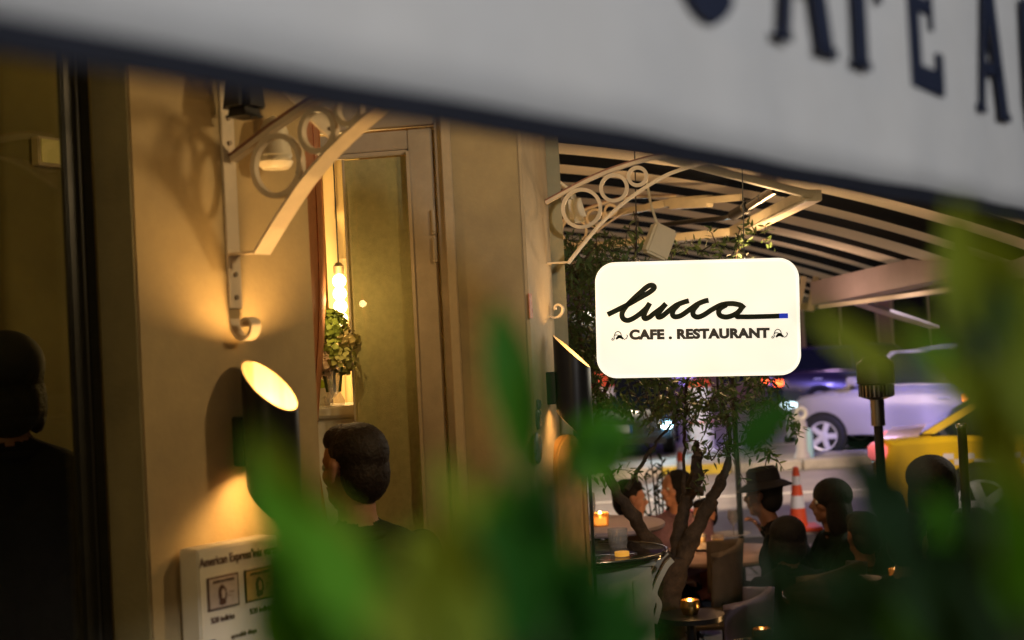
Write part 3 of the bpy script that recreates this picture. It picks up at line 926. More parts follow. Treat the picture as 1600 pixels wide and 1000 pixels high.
# lettering: tall condensed serif strokes
M_nav = mat('navy_letter', (.010, .016, .040), .7, var=.1, vscale=30)
def vhit(px, py):
    q = hit(MV, px, py, 1, -.004); return (q.x, q.z)
def seg(mb, a, b, w0, w1=None):
    """slanted stroke between photo points, widths in metres along the fabric"""
    w1 = w0 if w1 is None else w1
    mb.prism([(a[0] - w0 / 2, a[1]), (a[0] + w0 / 2, a[1]), (b[0] + w1 / 2, b[1]), (b[0] - w1 / 2, b[1])], -.006, -.0035)
base = vhit(1240, 66)[1]
xA = vhit(1265, 70)[0]; Hh = .125
def letter(ch, x):
    mb = MB()
    B = base
    k = 1.38; kx = 1.95 if ch in 'EF' else 1.45
    def s(x0, z0, x1, z1, w0, w1=None): seg(mb, (x + x0 * k, B + z0 * k), (x + x1 * k, B + z1 * k), w0 * k * 1.5, (w1 or w0) * k * 1.5)
    def hb(x0, x1, z0, z1): mb.prism([(x + x0 * kx, B + z0 * k), (x + x1 * kx, B + z0 * k), (x + x1 * kx, B + z1 * k), (x + x0 * kx, B + z1 * k)], -.006, -.0035)
    if ch == 'A':
        s(-.034, 0, -.004, Hh, .009, .009); s(.034, 0, .002, Hh, .017, .017)
        hb(-.022, .022, .036, .046); hb(-.046, -.022, -.001, .005); hb(.018, .05, -.0015, .0055)
    if ch == 'F':
        s(0, 0, 0, Hh, .016); hb(-.012, .012, -.001, .005); hb(.008, .042, Hh - .012, Hh); hb(.008, .030, Hh * .5, Hh * .5 + .011)
        hb(.034, .042, Hh - .03, Hh - .0115); hb(.027, .032, Hh * .5 - .01, Hh * .5 + .02)
    if ch == 'E':
        s(0, 0, 0, Hh, .016); hb(.008, .046, 0, .019); hb(.008, .040, Hh - .012, Hh); hb(.008, .030, Hh * .5, Hh * .5 + .011)
        hb(.036, .046, .0185, .034); hb(.027, .032, Hh * .5 - .012, Hh * .5 + .022)
    if ch in 'CU':
        pts = []
        for i in range(25):
            if ch == 'C':
                a = R(50 + 260 * i / 24); pts.append((x + .040 * k * math.cos(a), 0, B + k * (Hh / 2 + (Hh / 2 - .004) * math.sin(a))))
            else:
                a = R(180 + 180 * i / 24); pts.append((x + .03 * k * math.cos(a), 0, B + k * (.034 + .032 * math.sin(a))))
        if ch == 'U': pts = [(x - .03 * k, 0, B + Hh * k)] + pts + [(x + .03 * k, 0, B + Hh * k)]
        mb.strip(pts, .003, .030, M=Matrix.Translation((0, -.005, 0)))
    mb.build('letter', M_nav, val, smooth=False)
for ch, px in (('C', 1105), ('A', 1258), ('F', 1346), ('E', 1432), ('A', 1552), ('U', 1622)):
    letter(ch, vhit(px, {1105: 30, 1258: 60, 1346: 100, 1432: 125, 1552: 175, 1622: 200}[px])[0])
# awning fabric above, front bar
MB().box((-.1, .0, HV + .006), (Lv + .1, .03, HV + .04), .004).build('front_bar', M_cream, val)
vs = [(-.1, .03, HV + .03), (Lv + .1, .03, HV + .03), (Lv + .1, .35, HV + .25), (-.1, .35, HV + .25)]
mb = MB(); mb.add(vs, [(0, 1, 2, 3)]); rf_ = mb.build('roof_fabric', M_cream_awn, val, fix=False)
rf_.modifiers.new('t', 'SOLIDIFY').thickness = .002
# ------------------------------------------------------------------ striped canopy
cA = at(868, 205, 5.8); cA.z = 2.80
dst = Vector((.94, .34, 0)).normalized()
def awn_mat():
    m = bpy.data.materials.new('striped_canvas'); m.use_nodes = True
    t = m.node_tree; b = t.nodes['Principled BSDF']; b.inputs['Roughness'].default_value = .95; b.inputs['Specular IOR Level'].default_value = .03
    uv = t.nodes.new('ShaderNodeUVMap')
    sp = t.nodes.new('ShaderNodeSeparateXYZ'); t.links.new(uv.outputs[0], sp.inputs[0])
    f_ = t.nodes.new('ShaderNodeMath'); f_.operation = 'FRACT'; t.links.new(sp.outputs['Y'], f_.inputs[0])
    g_ = t.nodes.new('ShaderNodeMath'); g_.operation = 'GREATER_THAN'; g_.inputs[1].default_value = .52; t.links.new(f_.outputs[0], g_.inputs[0])
    n_ = t.nodes.new('ShaderNodeTexNoise'); n_.inputs['Scale'].default_value = 3
    mx = t.nodes.new('ShaderNodeMix'); mx.data_type = 'RGBA'
    mx.inputs[6].default_value = (.004, .0045, .006, 1); mx.inputs[7].default_value = (.74, .68, .58, 1)
    t.links.new(g_.outputs[0], mx.inputs[0]); t.links.new(mx.outputs[2], b.inputs['Base Color'])
    tl = t.nodes.new('ShaderNodeBsdfTranslucent'); t.links.new(mx.outputs[2], tl.inputs[0])
    ms = t.nodes.new('ShaderNodeMixShader'); ms.inputs[0].default_value = .02
    t.links.new(b.outputs[0], ms.inputs[1]); t.links.new(tl.outputs[0], ms.inputs[2])
    t.links.new(ms.outputs[0], t.nodes['Material Output'].inputs[0])
    return m
M_awn = awn_mat()
def canopy_point(u, v):
    """u along the stripes (0 wall, 1 front), v along the wall"""
    p = cA + Vector((.03, 1, 0)) * (v * 11.5 - 2.0)
    L_ = 2.75
    q = p + dst * (u * L_)
    q.z = 2.80 - .22 * u - .34 * u * u - .010 * math.sin(v * 72) * u
    return q
can = thing('striped_awning', 'black and cream striped canvas awning over the dining terrace', 'awning', cA)
vs = []; fs = []; uvs = []; NU, NV = 26, 110
for j in range(NV + 1):
    for i in range(NU + 1):
        vs.append(canopy_point(i / NU, j / NV))
for j in range(NV):
    for i in range(NU):
        a = j * (NU + 1) + i; fs.append((a, a + 1, a + NU + 2, a + NU + 1))
me = bpy.data.meshes.new('canvas'); me.from_pydata([tuple(p - cA) for p in vs], [], fs)
ul = me.uv_layers.new(name='UVMap')
for p in me.polygons:
    for li in p.loop_indices:
        vi = me.loops[li].vertex_index
        ul.data[li].uv = ((vi % (NU + 1)) / NU, (vi // (NU + 1)) / NV * 11.5 / .74 + .2)
me.polygons.foreach_set('use_smooth', [True] * len(me.polygons)); me.materials.append(M_awn)
co = bpy.data.objects.new('canvas', me); col.objects.link(co); co.parent = can
def beam(mb, a, b, w_, h_, upv=Vector((0, 0, 1))):
    ax = (b - a).normalized(); yy = upv.cross(ax).normalized(); zz = ax.cross(yy)
    Mx = Matrix.Translation(a) @ Matrix((ax, yy, zz)).transposed().to_4x4()
    return mb.box((0, -w_ / 2, -h_ / 2), ((b - a).length, w_ / 2, h_ / 2), .004, Mx)
# front roller bar of the striped awning
ca, cb_ = canopy_point(1.0, .0), canopy_point(1.0, 1.0)
mb = MB(); beam(mb, ca + Vector((0, 0, -.03)), cb_ + Vector((0, 0, -.03)), .10, .12); mb.build('front_bar', mat('mauve_grey_bar', (.34, .29, .29), .5, var=.1), can, world=True)
for v in (.80,):
    mb = MB(); a_, b_ = canopy_point(.0, v) + Vector((0, 0, -.12)), canopy_point(.98, v) + Vector((0, 0, -.10))
    beam(mb, a_, (a_ + b_) / 2 + Vector((0, .5, -.05)), .05, .07); beam(mb, (a_ + b_) / 2 + Vector((0, .5, -.05)), b_, .05, .07); mb.build('folding_arm', M_cream, can, world=True)

# steel frame elbow above the sign
M_fr = mat('cream_steel_frame', (.66, .58, .42), .4, var=.12, vscale=10)
fr = thing('steel_canopy_frame', 'cream steel elbow frame under the striped awning above the lit sign', 'frame', at(1265, 304, 5.9))
b0 = at(1030, 244, 5.6); b1 = at(1268, 305, 5.9); b2 = at(1152, 362, 7.2); b3 = at(862, 392, 7.9)
mb = MB(); beam(mb, b0, b1, .035, .03); mb.build('top_beam', M_fr, fr, world=True)
mb = MB(); beam(mb, b1, b2, .09, .05); mb.build('return_beam', M_fr, fr, world=True)
mb = MB(); beam(mb, b2, b3, .10, .04); mb.build('rear_beam', M_fr, fr, world=True)
mb = MB(); beam(mb, at(1260, 313, 5.83), at(1148, 368, 7.1), .012, .012); mb.build('edge_strip', M_whiteobj, fr, world=True)
a_ = at(1212, 296, 6.1); b_ = at(1146, 336, 6.6)
heat = thing('tube_heater', 'chrome tube heater slung inside the steel elbow frame', 'heater', a_)
MB().tube([a_, a_.lerp(b_, .62)], .020, 16).build('tube', M_steel, heat, world=True)
MB().tube([a_.lerp(b_, .62), b_], .025, 16).ball(b_, .026).build('cap', M_black, heat, world=True)
MB().tube([a_.lerp(b_, .64), a_.lerp(b_, .68)], .03, 16).build('clamp', M_steel, heat, world=True)
MB().tube([a_.lerp(b_, .3), a_.lerp(b_, .33)], .023, 16).build('clamp', M_steel, heat, world=True)
MB().tube(smooth_path([b_, at(1130, 341, 6.8), at(1090, 345, 7.0), at(1030, 352, 7.3)]), .012, 8).build('cable', M_black, heat, world=True)
fl = thing('folding_awning_arm', 'pale folding arm running under the striped canvas behind the frame', 'awning arm', at(1050, 320, 7.6))
mb = MB(); beam(mb, at(905, 345, 7.8), at(1040, 318, 7.4), .03, .035); beam(mb, at(1040, 318, 7.4), at(1160, 308, 7.0), .03, .035); mb.build('arm', M_fr, fl, world=True)
mb = MB(); beam(mb, at(1050, 318, 7.38), at(1110, 314, 7.18), .05, .06); mb.build('elbow_joint', M_fr, fl, world=True)
# hanging pale board behind the leaves above the sign
pbd = thing('spot_lamp', 'pale square floodlight tilted among the leaves above the sign', 'floodlight', at(1030, 378, 6.1), R(20))
MB(Matrix.Rotation(R(25), 4, 'Y')).box((-.055, -.03, -.07), (.055, .03, .07), .01).build('housing', M_ivory, pbd)
MB().tube([(0, 0, .06), (-.03, 0, .16), (-.05, 0, .3)], .006, 8).build('bracket_arm', M_ivory, pbd)
# lilac front cassette of a second awning, and its drop panel
M_lil = mat('lilac_cassette', (.42, .36, .40), .45, var=.1, vscale=3)
cas = thing('awning_cassette', 'mauve awning cassette with a pale lower rail right of the lit sign', 'awning', at(1390, 450, 9.6))
q0, q1 = at(1288, 458, 10.4), at(1520, 408, 8.6)
mb = MB(); beam(mb, q0, q1, .22, .17); mb.build('case', M_lil, cas, world=True)
mb = MB(); beam(mb, at(1282, 480, 10.3), at(1505, 450, 8.6), .035, .03); mb.build('lower_rail', M_whiteobj, cas, world=True)
mb = MB(); beam(mb, at(1345, 474, 10.2), at(1460, 512, 12.5), .1, .03); mb.build('arm', mat('lilac_arm', (.5, .42, .6), .4), cas, world=True)
mb = MB(); beam(mb, at(1302, 482, 10.2), at(1300, 497, 10.2), .01, .05); mb.build('crank_eye', M_blackpl, cas, world=True)
# arm bars right beside the sign
for (x_, lab) in ((1256, 'first'), (1275, 'second')):
    mb = MB(); beam(mb, at(x_, 432, 10.6), at(x_ - 10, 486, 10.6), .05, .04)
    top(mb.build('awning_strut', M_fr), lab + ' upright awning strut from the right edge of the lit sign', 'strut')

lamp('terrace_fill_light', 'POINT', (1.15, 6.6, 2.25), 30, (1.0, .60, .27), .08)  # unseen lights added under the canopy for the canvas and diners
lamp('terrace_fill_light', 'POINT', (2.0, 9.6, 2.1), 6, (1.0, .60, .38), .10)
lamp('terrace_fill_light', 'POINT', (2.2, 8.3, 1.2), .5, (1.0, .50, .22), .06)

# ------------------------------------------------------------------ posts and patio heater
p_ = zat(1160, 1010, 0.0)
pst = at(1152, 720, 9.4)
po = thing('umbrella_pole', 'thin black pole standing behind the olive tree near the hat wearer', 'pole', (pst.x, pst.y, 0))
MB().tube([(0, 0, .02), (0, 0, 2.35)], .019, 12).build('shaft', M_black, po)
MB().lathe([(0, 0), (.2, 0), (.2, .02), (.03, .04), (0, .04)], n=24).build('foot', M_black, po)
ph = at(1371, 640, 7.4)
phh = thing('patio_heater', 'black and chrome patio heater in front of the silver car', 'patio heater', (ph.x, ph.y, 0))
zb = at(1371, 590, 7.4).z; k_ = 7.4 / F
MB().lathe([(.024, .1), (.024, zb - 70 * k_)], n=20).build('pole', M_black, phh)
MB().lathe([(.036, zb - 75 * k_), (.036, zb - 30 * k_)], n=24).build('chrome_neck', M_steel, phh)
MB().lathe([(.04, zb - 34 * k_), (.08, zb - 30 * k_), (.086, zb - 12 * k_), (.086, zb - 10 * k_)], n=30).build('burner', M_black, phh)
for i in range(26):
    a = 2 * math.pi * i / 26
    if i == 0: rib0 = MB().box((.084, -.004, zb - 29 * k_), (.092, .004, zb - 11 * k_), .001).build('rib', M_steel, phh)
    else: link_copy(rib0, phh, Matrix.Rotation(a, 4, 'Z'))
MB().lathe([(.09, zb - 10 * k_), (.098, zb - 8 * k_), (.094, zb + 22 * k_), (.05, zb + 34 * k_), (0, zb + 36 * k_)], n=30).build('hood', M_black, phh)
MB().lathe([(0, 0), (.2, 0), (.22, .05), (.03, .12), (0, .12)], n=24).build('base', M_black, phh)
ps = at(1506, 720, 6.6)
pb2 = thing('barrier_post', 'glossy black post with flat cap in front of the yellow taxi', 'post', (ps.x, ps.y, 0))
MB().tube([(0, 0, 0), (0, 0, at(1500, 668, 6.6).z)], .022, 16).build('shaft', M_black, pb2)
MB().lathe([(.028, 0), (.03, .012), (.026, .02), (0, .022)], (0, 0, at(1500, 668, 6.6).z), 20).build('cap', M_steel, pb2)

# ------------------------------------------------------------------ bar table, cabinet, glassware
tc2 = at(925, 862, 5.6)
tz = tc2.z
tb = thing('round_bar_table', 'round black bar table with thin metal rim beside the pillar', 'table', (tc2.x, tc2.y, 0))
MB().lathe([(0, tz - .022), (.285, tz - .022), (.295, tz - .012), (.295, tz), (.288, tz + .003), (.275, tz - .002), (0, tz - .002)], n=64).build('table_top', mat('black_lacquer', (.012, .009, .008), .12, coat=.5), tb)
MB().torus((0, 0, tz - .001), .294, .0042, 'z', 72, 8).build('rim', M_steel, tb)
M_cab = mat('distressed_white_cabinet', (.46, .43, .36), .55, var=.15, vscale=8)
cx_ = at(985, 930, 5.62).x - tc2.x
MB().box((-.16, -.13, .0), (cx_ + .075, .15, tz - .045), .006).build('pedestal', M_cab, tb)
for xx in (cx_ + .0, cx_ - .10):
    MB().box((xx, -.142, .1), (xx + .02, -.1305, tz - .1), .003).build('pilaster_strip', M_cab, tb)
for yy in (-.1, .1):
    MB().strip(smooth_path([(cx_ + .078, yy, tz - .27), (cx_ + .10, yy, tz - .20), (cx_ + .085, yy, tz - .15), (cx_ + .13, yy, tz - .06), (cx_ + .16, yy, tz - .03)], 5), .03, .02).build('corbel', M_cab, tb)
MB().box((-.18, -.15, tz - .0445), (cx_ + .09, .17, tz - .0225), .004).build('apron', M_cab, tb)

def on_table(px, py):
    p = zat(px, py, tz); return (p.x, p.y, tz - .001)
g1 = on_table(920, 838)
gob = thing('stemmed_glass', 'tall stemmed beer glass with olive sprig standing on the round bar table', 'glass', g1)
MB().lathe([(0, 0), (.034, 0), (.034, .003), (.006, .008), (.005, .045), (.011, .055), (.006, .062), (.018, .075), (.033, .105), (.036, .14), (.033, .185), (.0315, .185), (.034, .14), (.031, .108), (.016, .08), (0, .074)], n=28).build('bowl_and_stem', M_cup, gob)
g2 = on_table(966, 855)
tum = thing('crystal_tumbler', 'cut crystal tumbler near the rim of the round bar table', 'glass', g2)
vs = []; fs = []; n = 36
prof = [(.032, 0), (.036, .02), (.038, .05), (.040, .075), (.0375, .075), (.034, .03), (0.0, .012)]
for j, (r, z) in enumerate(prof):
    for k in range(n):
        a = 2 * math.pi * k / n
        rr = r * (1 + (.05 if (k + j) % 2 and j < 3 else 0))
        vs.append((rr * math.cos(a), rr * math.sin(a), z))
for j in range(len(prof) - 1):
    for k in range(n):
        q = (k + 1) % n; fs.append((j * n + k, j * n + q, j * n + n + q, j * n + n + k))
fs.append(tuple(range(n))[::-1])
mb = MB(); mb.add(vs, fs); mb.build('cup', M_cup, tum, smooth=False)
g3 = on_table(972, 868)
can2 = thing('small_candle', 'amber glowing tea light on the bar table before the tumbler', 'candle', g3)
MB().lathe([(0, 0), (.028, 0), (.028, .016), (0, .016)], n=20).build('dish', mat('amber_glass', (.7, .35, .05), .2, emit=(1, .45, .06), es=.5), can2)
def candle(label, loc, s=1.0, e=1.2, es=30):
    o = thing('candle_holder', label, 'candle', loc, 0, 'lit candle glasses on the tables')
    MB().lathe([(0, 0), (.032 * s, 0), (.035 * s, .05 * s), (.033 * s, .05 * s), (.03 * s, .006), (0, .006)], n=20).build('glass', mat('candle_glass', (.9, .55, .2), .15, trans=.6), o)
    MB().lathe([(0, .008), (.024 * s, .008), (.024 * s, .03 * s), (0, .03 * s)], n=16).build('wax', mat('lit_wax', (.9, .7, .4), .5, emit=(1, .6, .2), es=3), o)
    MB().ball((0, 0, .043 * s), (.006 * s, .006 * s, .014 * s), 8, 6).build('flame', mat('flame', (1, .8, .4), .5, emit=(1, .66, .26), es=es), o)
    lamp('candle_light', 'POINT', (loc[0], loc[1], loc[2] + .06 * s), e, (1, .55, .2), .02)
    return o

def table(label, x, y, z, r, topm, legm, grp='round dining tables on the terrace'):
    o = thing('dining_table', label, 'table', (x, y, 0), 0, grp)
    MB().lathe([(0, z - .03), (r - .01, z - .03), (r, z - .02), (r, z - .004), (r - .006, z), (0, z)], n=48).build('table_top', topm, o)
    MB().lathe([(.2, 0), (.2, .015), (.03, .03), (.025, z - .06), (.08, z - .031), (0, z - .031)], n=24).build('pedestal', legm, o)
    return o
M_tt = mat('dark_table_top', (.05, .03, .02), .2, var=.3, vscale=6)
M_plate = mat('white_plate', (.75, .70, .66), .2)
# table behind the bar table with candle
lt = at(930, 812, 7.2)
table('small dark table behind the stemmed glass with a bright candle', lt.x, lt.y, lt.z - .02, .35, mat('lilac_cloth', (.4, .33, .38), .8), M_black)
candle('brightest candle glass, behind the stemmed glass by the wall', (lt.x + .02, lt.y - .1, lt.z - .019), 1.3, 1.5, 45)
# woman's table
tp_ = at(1120, 868, 8.6)
table('round wooden table with plates and a yellow drink by the tree trunk', tp_.x + .05, tp_.y + .1, tp_.z, .42, mat('pinkish_cloth', (.42, .30, .27), .7, var=.1), M_black)
def tpt(px, py): p = zat(px, py, tp_.z); return (p.x, p.y, tp_.z + .001)
def plate(label, loc, r=.12):
    o = MB(Matrix.Translation(loc)).lathe([(0, .004), (r * .6, .004), (r, .016), (r, .019), (r * .6, .008), (0, .008)], n=28).build('dinner_plate', M_plate)
    return top(o, label, 'plate', 'plates on the terrace tables')
plate('white plate nearest the tree trunk on the round wooden table', tpt(1098, 858), .13)
plate('white plate with teal edge behind the yellow drink', tpt(1142, 838), .13)
o = thing('yellow_drink', 'tumbler of yellow drink on the round wooden table', 'drink', tpt(1123, 865))
MB().lathe([(0, 0), (.03, 0), (.037, .11), (.035, .11), (.029, .004), (0, .004)], n=22).build('glass', M_cup, o)
MB().lathe([(0, .005), (.0285, .005), (.033, .085), (0, .085)], n=20).build('juice', mat('yellow_juice', (.8, .5, .05), .2), o)
o = thing('yellow_drink', 'small glass of yellow drink left of the larger one', 'drink', tpt(1097, 852))
MB().lathe([(0, 0), (.025, 0), (.03, .07), (.028, .07), (.024, .004), (0, .004)], n=20).build('glass', M_cup, o)
MB().lathe([(0, .005), (.0235, .005), (.027, .05), (0, .05)], n=18).build('juice', MATS['yellow_juice'], o)
candle('tiny lit candle glass on the round wooden table', tpt(1086, 855), .8, .8, 30)
lamp('candle_light', 'POINT', (tp_.x + .05, tp_.y, tp_.z + .35), 2.2, (1, .5, .2), .05)
o = thing('wine_glass', 'stemmed wine glass at the black pole beyond the yellow drink', 'glass', tpt(1147, 838))
MB().lathe([(0, 0), (.034, 0), (.005, .006), (.004, .07), (.02, .085), (.038, .12), (.033, .17), (.031, .17), (.036, .12), (.018, .088), (0, .08)], n=24).build('bowl_and_stem', M_cup, o)

def chair(label, x, y, rz, m, s=1.0, seat=.45, grp='terrace chairs'):
    o = thing('terrace_chair', label, 'chair', (x, y, 0), rz, grp)
    MB().box((-.22, -.21, seat - .05), (.22, .22, seat), .02).build('seat', m, o)
    # curved backrest at +y side, sitter faces -y
    vs = []; fs = []
    nn = 12
    for j in range(7):
        for i in range(nn + 1):
            a = R(200 + 140 * i / nn) + math.pi
            z = seat + .08 + .34 * j / 6
            rr = .24 + .03 * j / 6
            vs.append((rr * math.cos(a), .02 + rr * math.sin(a), z - (.06 * abs(i / nn - .5) * 2 if j == 6 else 0)))
    for j in range(6):
        for i in range(nn):
            a = j * (nn + 1) + i; fs.append((a, a + 1, a + nn + 2, a + nn + 1))
    mb = MB(); mb.add(vs, fs); bk = mb.build('backrest', m, o, fix=False)
    sm = bk.modifiers.new('t', 'SOLIDIFY'); sm.thickness = .03; sm.offset = 0
    for (sx, sy) in ((-1, -1), (1, -1), (-1, 1), (1, 1)):
        MB().tube([(sx * .18, sy * .17, seat - .05), (sx * .22, sy * .22, 0)], [.016, .011], 8).build('leg', M_black, o)
    MB().tube([(-.2, .18, seat - .02), (-.24, .16, seat + .1)], .01, 6).tube([(.2, .18, seat - .02), (.24, .16, seat + .1)], .01, 6).build('back_support', M_black, o)
    return o
M_lc = mat('lilac_chair_shell', (.17, .14, .23), .4, var=.08)
M_cc = mat('cream_upholstery', (.13, .10, .075), .8, var=.12, vscale=20)
M_dc = mat('dark_cane', (.06, .035, .02), .5, var=.3, vscale=30)
ch = at(1112, 935, 6.9); chair('lilac shell chair with a cushion, empty, below the round table', ch.x, ch.y, R(250), M_lc, seat=ch.z - .36)
ch = at(1080, 905, 8.0); chair('cream upholstered chair behind the tree trunk', ch.x, ch.y, R(265), M_cc, seat=ch.z - .20)
ch = at(1235, 900, 6.6); chair('dark cane chair behind the person in the black hat', ch.x + .05, ch.y, R(230), M_dc, seat=.45)
ch = at(1305, 965, 5.9); chair('pale low chair at the lower right behind the leaves', ch.x + .1, ch.y + .4, R(200), M_cc, seat=.42)
# small planter pots with glint near the ground
for (px, py, lab) in ((1078, 945, 'small brass pot with a candle below the tree trunk'), (1190, 990, 'small brass tumbler candle near the bottom edge by the dark coat')):
    p = at(px, py, 5.9)
    o = thing('side_table', 'low dark side table carrying the ' + lab.split(' with')[0].split(' candle')[0], 'side table', (p.x, p.y, 0))
    MB().lathe([(.1, 0), (.1, .02), (.02, .03), (.02, p.z - .06), (.14, p.z - .06), (.14, p.z - .04), (0, p.z - .04)], n=24).build('table_body', M_black, o)
    o = thing('brass_candle_pot', lab, 'candle', (p.x, p.y, p.z - .039))
    MB().lathe([(0, 0), (.03, 0), (.042, .03), (.038, .06), (.035, .06), (.038, .03), (.026, .004), (0, .004)], n=24).build('pot', mat('brass', (.7, .45, .15), .25, 1.0), o)
    MB().ball((0, 0, .05), (.008, .008, .014), 8, 6).build('flame', MATS['flame'], o)
    lamp('candle_light', 'POINT', (p.x, p.y - .02, p.z + .05), .5, (1, .55, .2), .02)

# ------------------------------------------------------------------ people
def capsule(mb, a, b, ra, rb, n=12):
    a = Vector(a); b = Vector(b); L_ = (b - a).length
    if L_ < 1e-5: return mb.ball(a, ra)
    ax = (b - a) / L_; pts = []; rs = []
    for t in (-1, -.85, -.5): pts.append(a + ax * ra * t); rs.append(ra * math.sqrt(max(.0004, 1 - t * t)))
    pts.append(a); rs.append(ra); pts.append(b); rs.append(rb)
    for t in (.5, .85, 1): pts.append(b + ax * rb * t); rs.append(rb * math.sqrt(max(.0004, 1 - t * t)))
    return mb.tube(pts, rs, n)
def cloth(name, c, var=.25):
    return mat(name, c, .95, var=var, vscale=18, bump=.3, bscale=120, ior=1.15)
def person(label, loc, face, skin, topm, botm, pose, head_yaw=0, head_tilt=(0, 0), hair='short', hair_m=None, hat=None, lean=(0, 0), hands=None, s=1.0, hairv=(1, 1, 1), coat=False, group=None, badge=None, vox=.011):
    """loc = centre of the head; the hips follow from the pose. local x right, y forward, z up."""
    loc = Vector(loc) + Matrix.Rotation(face, 3, 'Z') @ Vector((-lean[0] * 1.3 * s, -(lean[1] * 1.3 + .02) * s, 0))
    loc.z -= .66 * s
    Mp = Matrix.Translation(loc) @ Matrix.Rotation(face, 4, 'Z') @ Matrix.Scale(s, 4)
    Mo = Matrix.Translation(loc) @ Matrix.Rotation(face, 4, 'Z')
    o = thing('person', label, 'person', M=Mo, group=group)
    prims = []   # a, b, ra, rb, material index (0 skin, 1 top, 2 bottom)
    def P(a, b, ra, rb, m): prims.append((Vector(a), Vector(b), ra, rb, m))
    lx, ly = lean
    ch_ = Vector((lx * .8, ly * .8, .36)); nk = Vector((lx * 1.15, ly * 1.15, .50)); hd = Vector((lx * 1.3, ly * 1.3 + .02, .66))
    P((-.07, 0, 0), (-.05, ly * .4, .18), .125, .115, 1); P((.07, 0, 0), (.05, ly * .4, .18), .125, .115, 1)
    P((-.05, ly * .4, .18), ch_ + Vector((-.075, 0, -.04)), .115, .125, 1); P((.05, ly * .4, .18), ch_ + Vector((.075, 0, -.04)), .115, .125, 1)
    P(ch_ + Vector((-.10, -.01, .05)), ch_ + Vector((.10, -.01, .05)), .09, .09, 1)
    P(ch_ + Vector((-.155, -.01, .06)), ch_ + Vector((.155, -.01, .06)), .058, .058, 1)
    P(ch_ + Vector((-.12, -.01, .08)), nk + Vector((0, 0, -.01)), .055, .058, 1); P(ch_ + Vector((.12, -.01, .08)), nk + Vector((0, 0, -.01)), .055, .058, 1)
    P(nk + Vector((0, 0, -.02)), hd + Vector((0, -.01, -.08)), .056, .052, 0)
    # arms
    hands = hands or ((-.16, .34, .12), (.16, .34, .12))
    for sgn, hp in ((-1, hands[0]), (1, hands[1])):
        sh = ch_ + Vector((sgn * .185, 0, .07)); hp = Vector(hp)
        d = hp - sh; L1, L2 = .28, .255
        dl = min(d.length, L1 + L2 - .005); dn = d.normalized(); hp = sh + dn * dl
        a_ = (L1 * L1 - L2 * L2 + dl * dl) / (2 * dl); h_ = math.sqrt(max(0, L1 * L1 - a_ * a_))
        pole = Vector((sgn * .7, -.2, -1)); pole = (pole - dn * pole.dot(dn)).normalized()
        el = sh + dn * a_ + pole * h_
        P(sh, el, .056, .044, 1); P(el, hp, .042, .032, 1)
        fd = (hp - el).normalized(); sd = fd.cross(Vector((0, 0, 1))).normalized(); dn2 = sd.cross(fd)
        pal = hp + fd * .06
        P(hp, hp + fd * .02, .026, .025, 0)
        for q in (-.024, -.008, .008, .024):
            P(hp + fd * .03 + sd * q * .8, pal + sd * q + fd * .02, .016, .013, 0)
            ln = (.034, .042, .038, .028)[int((q + .024) / .016 + .5)]
            P(pal + sd * q + fd * .02, pal + sd * q * 1.15 + fd * (.02 + ln) - dn2 * .01, .0105, .0095, 0)
            P(pal + sd * q * 1.15 + fd * (.02 + ln) - dn2 * .01, pal + sd * q * 1.15 + fd * (.03 + ln) - dn2 * .034, .0095, .0085, 0)
        P(hp + fd * .02 + sd * -sgn * .018, hp + fd * .05 + sd * -sgn * .045, .013, .011, 0)
        P(hp + fd * .05 + sd * -sgn * .045, hp + fd * .08 + sd * -sgn * .05, .011, .009, 0)
    # legs
    for sgn in (-1, 1):
        if pose == 'sit':
            kn = Vector((sgn * .13, .42, .02)); an = Vector((sgn * .12, .40, -.40))
        elif pose == 'stool':
            kn = Vector((sgn * .15, .36, -.16)); an = Vector((sgn * .12, .30, -.56))
        else:
            kn = Vector((sgn * .10, .03, -.44)); an = Vector((sgn * .10, -.01, -.85))
        P((sgn * .09, 0, -.01), kn, .092, .062, 2); P(kn, an, .058, .042, 2)
        P(an + Vector((0, -.02, -.03)), an + Vector((0, .07, -.055)), .044, .036, 2); P(an + Vector((0, .07, -.055)), an + Vector((0, .16, -.06)), .036, .028, 2)
    # head, in its own turned frame
    Hm = Matrix.Translation(hd) @ Matrix.Rotation(head_yaw, 4, 'Z') @ Matrix.Rotation(head_tilt[0], 4, 'X') @ Matrix.Rotation(head_tilt[1], 4, 'Y')
    def H(a, b, ra, rb, m=0): prims.append((Hm @ Vector(a), Hm @ Vector(b), ra, rb, m))
    H((0, -.018, .035), (0, .012, .04), .076, .074); H((0, .02, -.03), (0, .035, -.055), .060, .045)
    H((0, .055, -.085), (0, .06, -.088), .026, .024); H((-.03, .03, -.065), (.03, .03, -.065), .032, .032)
    H((0, .085, .018), (0, .108, -.018), .009, .014); H((-.012, .096, -.02), (.012, .096, -.02), .009, .009)
    H((-.032, .075, .028), (.032, .075, .028), .014, .014); H((-.02, .088, -.048), (.02, .088, -.048), .008, .008); H((-.016, .086, -.058), (.016, .086, -.058), .009, .009)
    for sgn in (-1, 1):
        H((sgn * .078, -.005, .022), (sgn * .080, -.002, -.022), .013, .009); H((sgn * .087, -.016, .026), (sgn * .084, -.012, -.006), .008, .006)
        H((sgn * .04, .055, -.012), (sgn * .05, .04, -.02), .022, .02)
    if coat:
        P((-.1, -.03, .1), (-.15, .0, -.25), .12, .17, 1); P((.1, -.03, .1), (.15, .0, -.25), .12, .17, 1)
    mb = MB(Matrix.Scale(s, 4))
    for a, b, ra, rb, m in prims: capsule(mb, a, b, ra, rb)
    body = mb.build('body', None, o, fix=False)
    md = body.modifiers.new('r', 'REMESH'); md.mode = 'VOXEL'; md.voxel_size = vox; md.use_smooth_shade = True
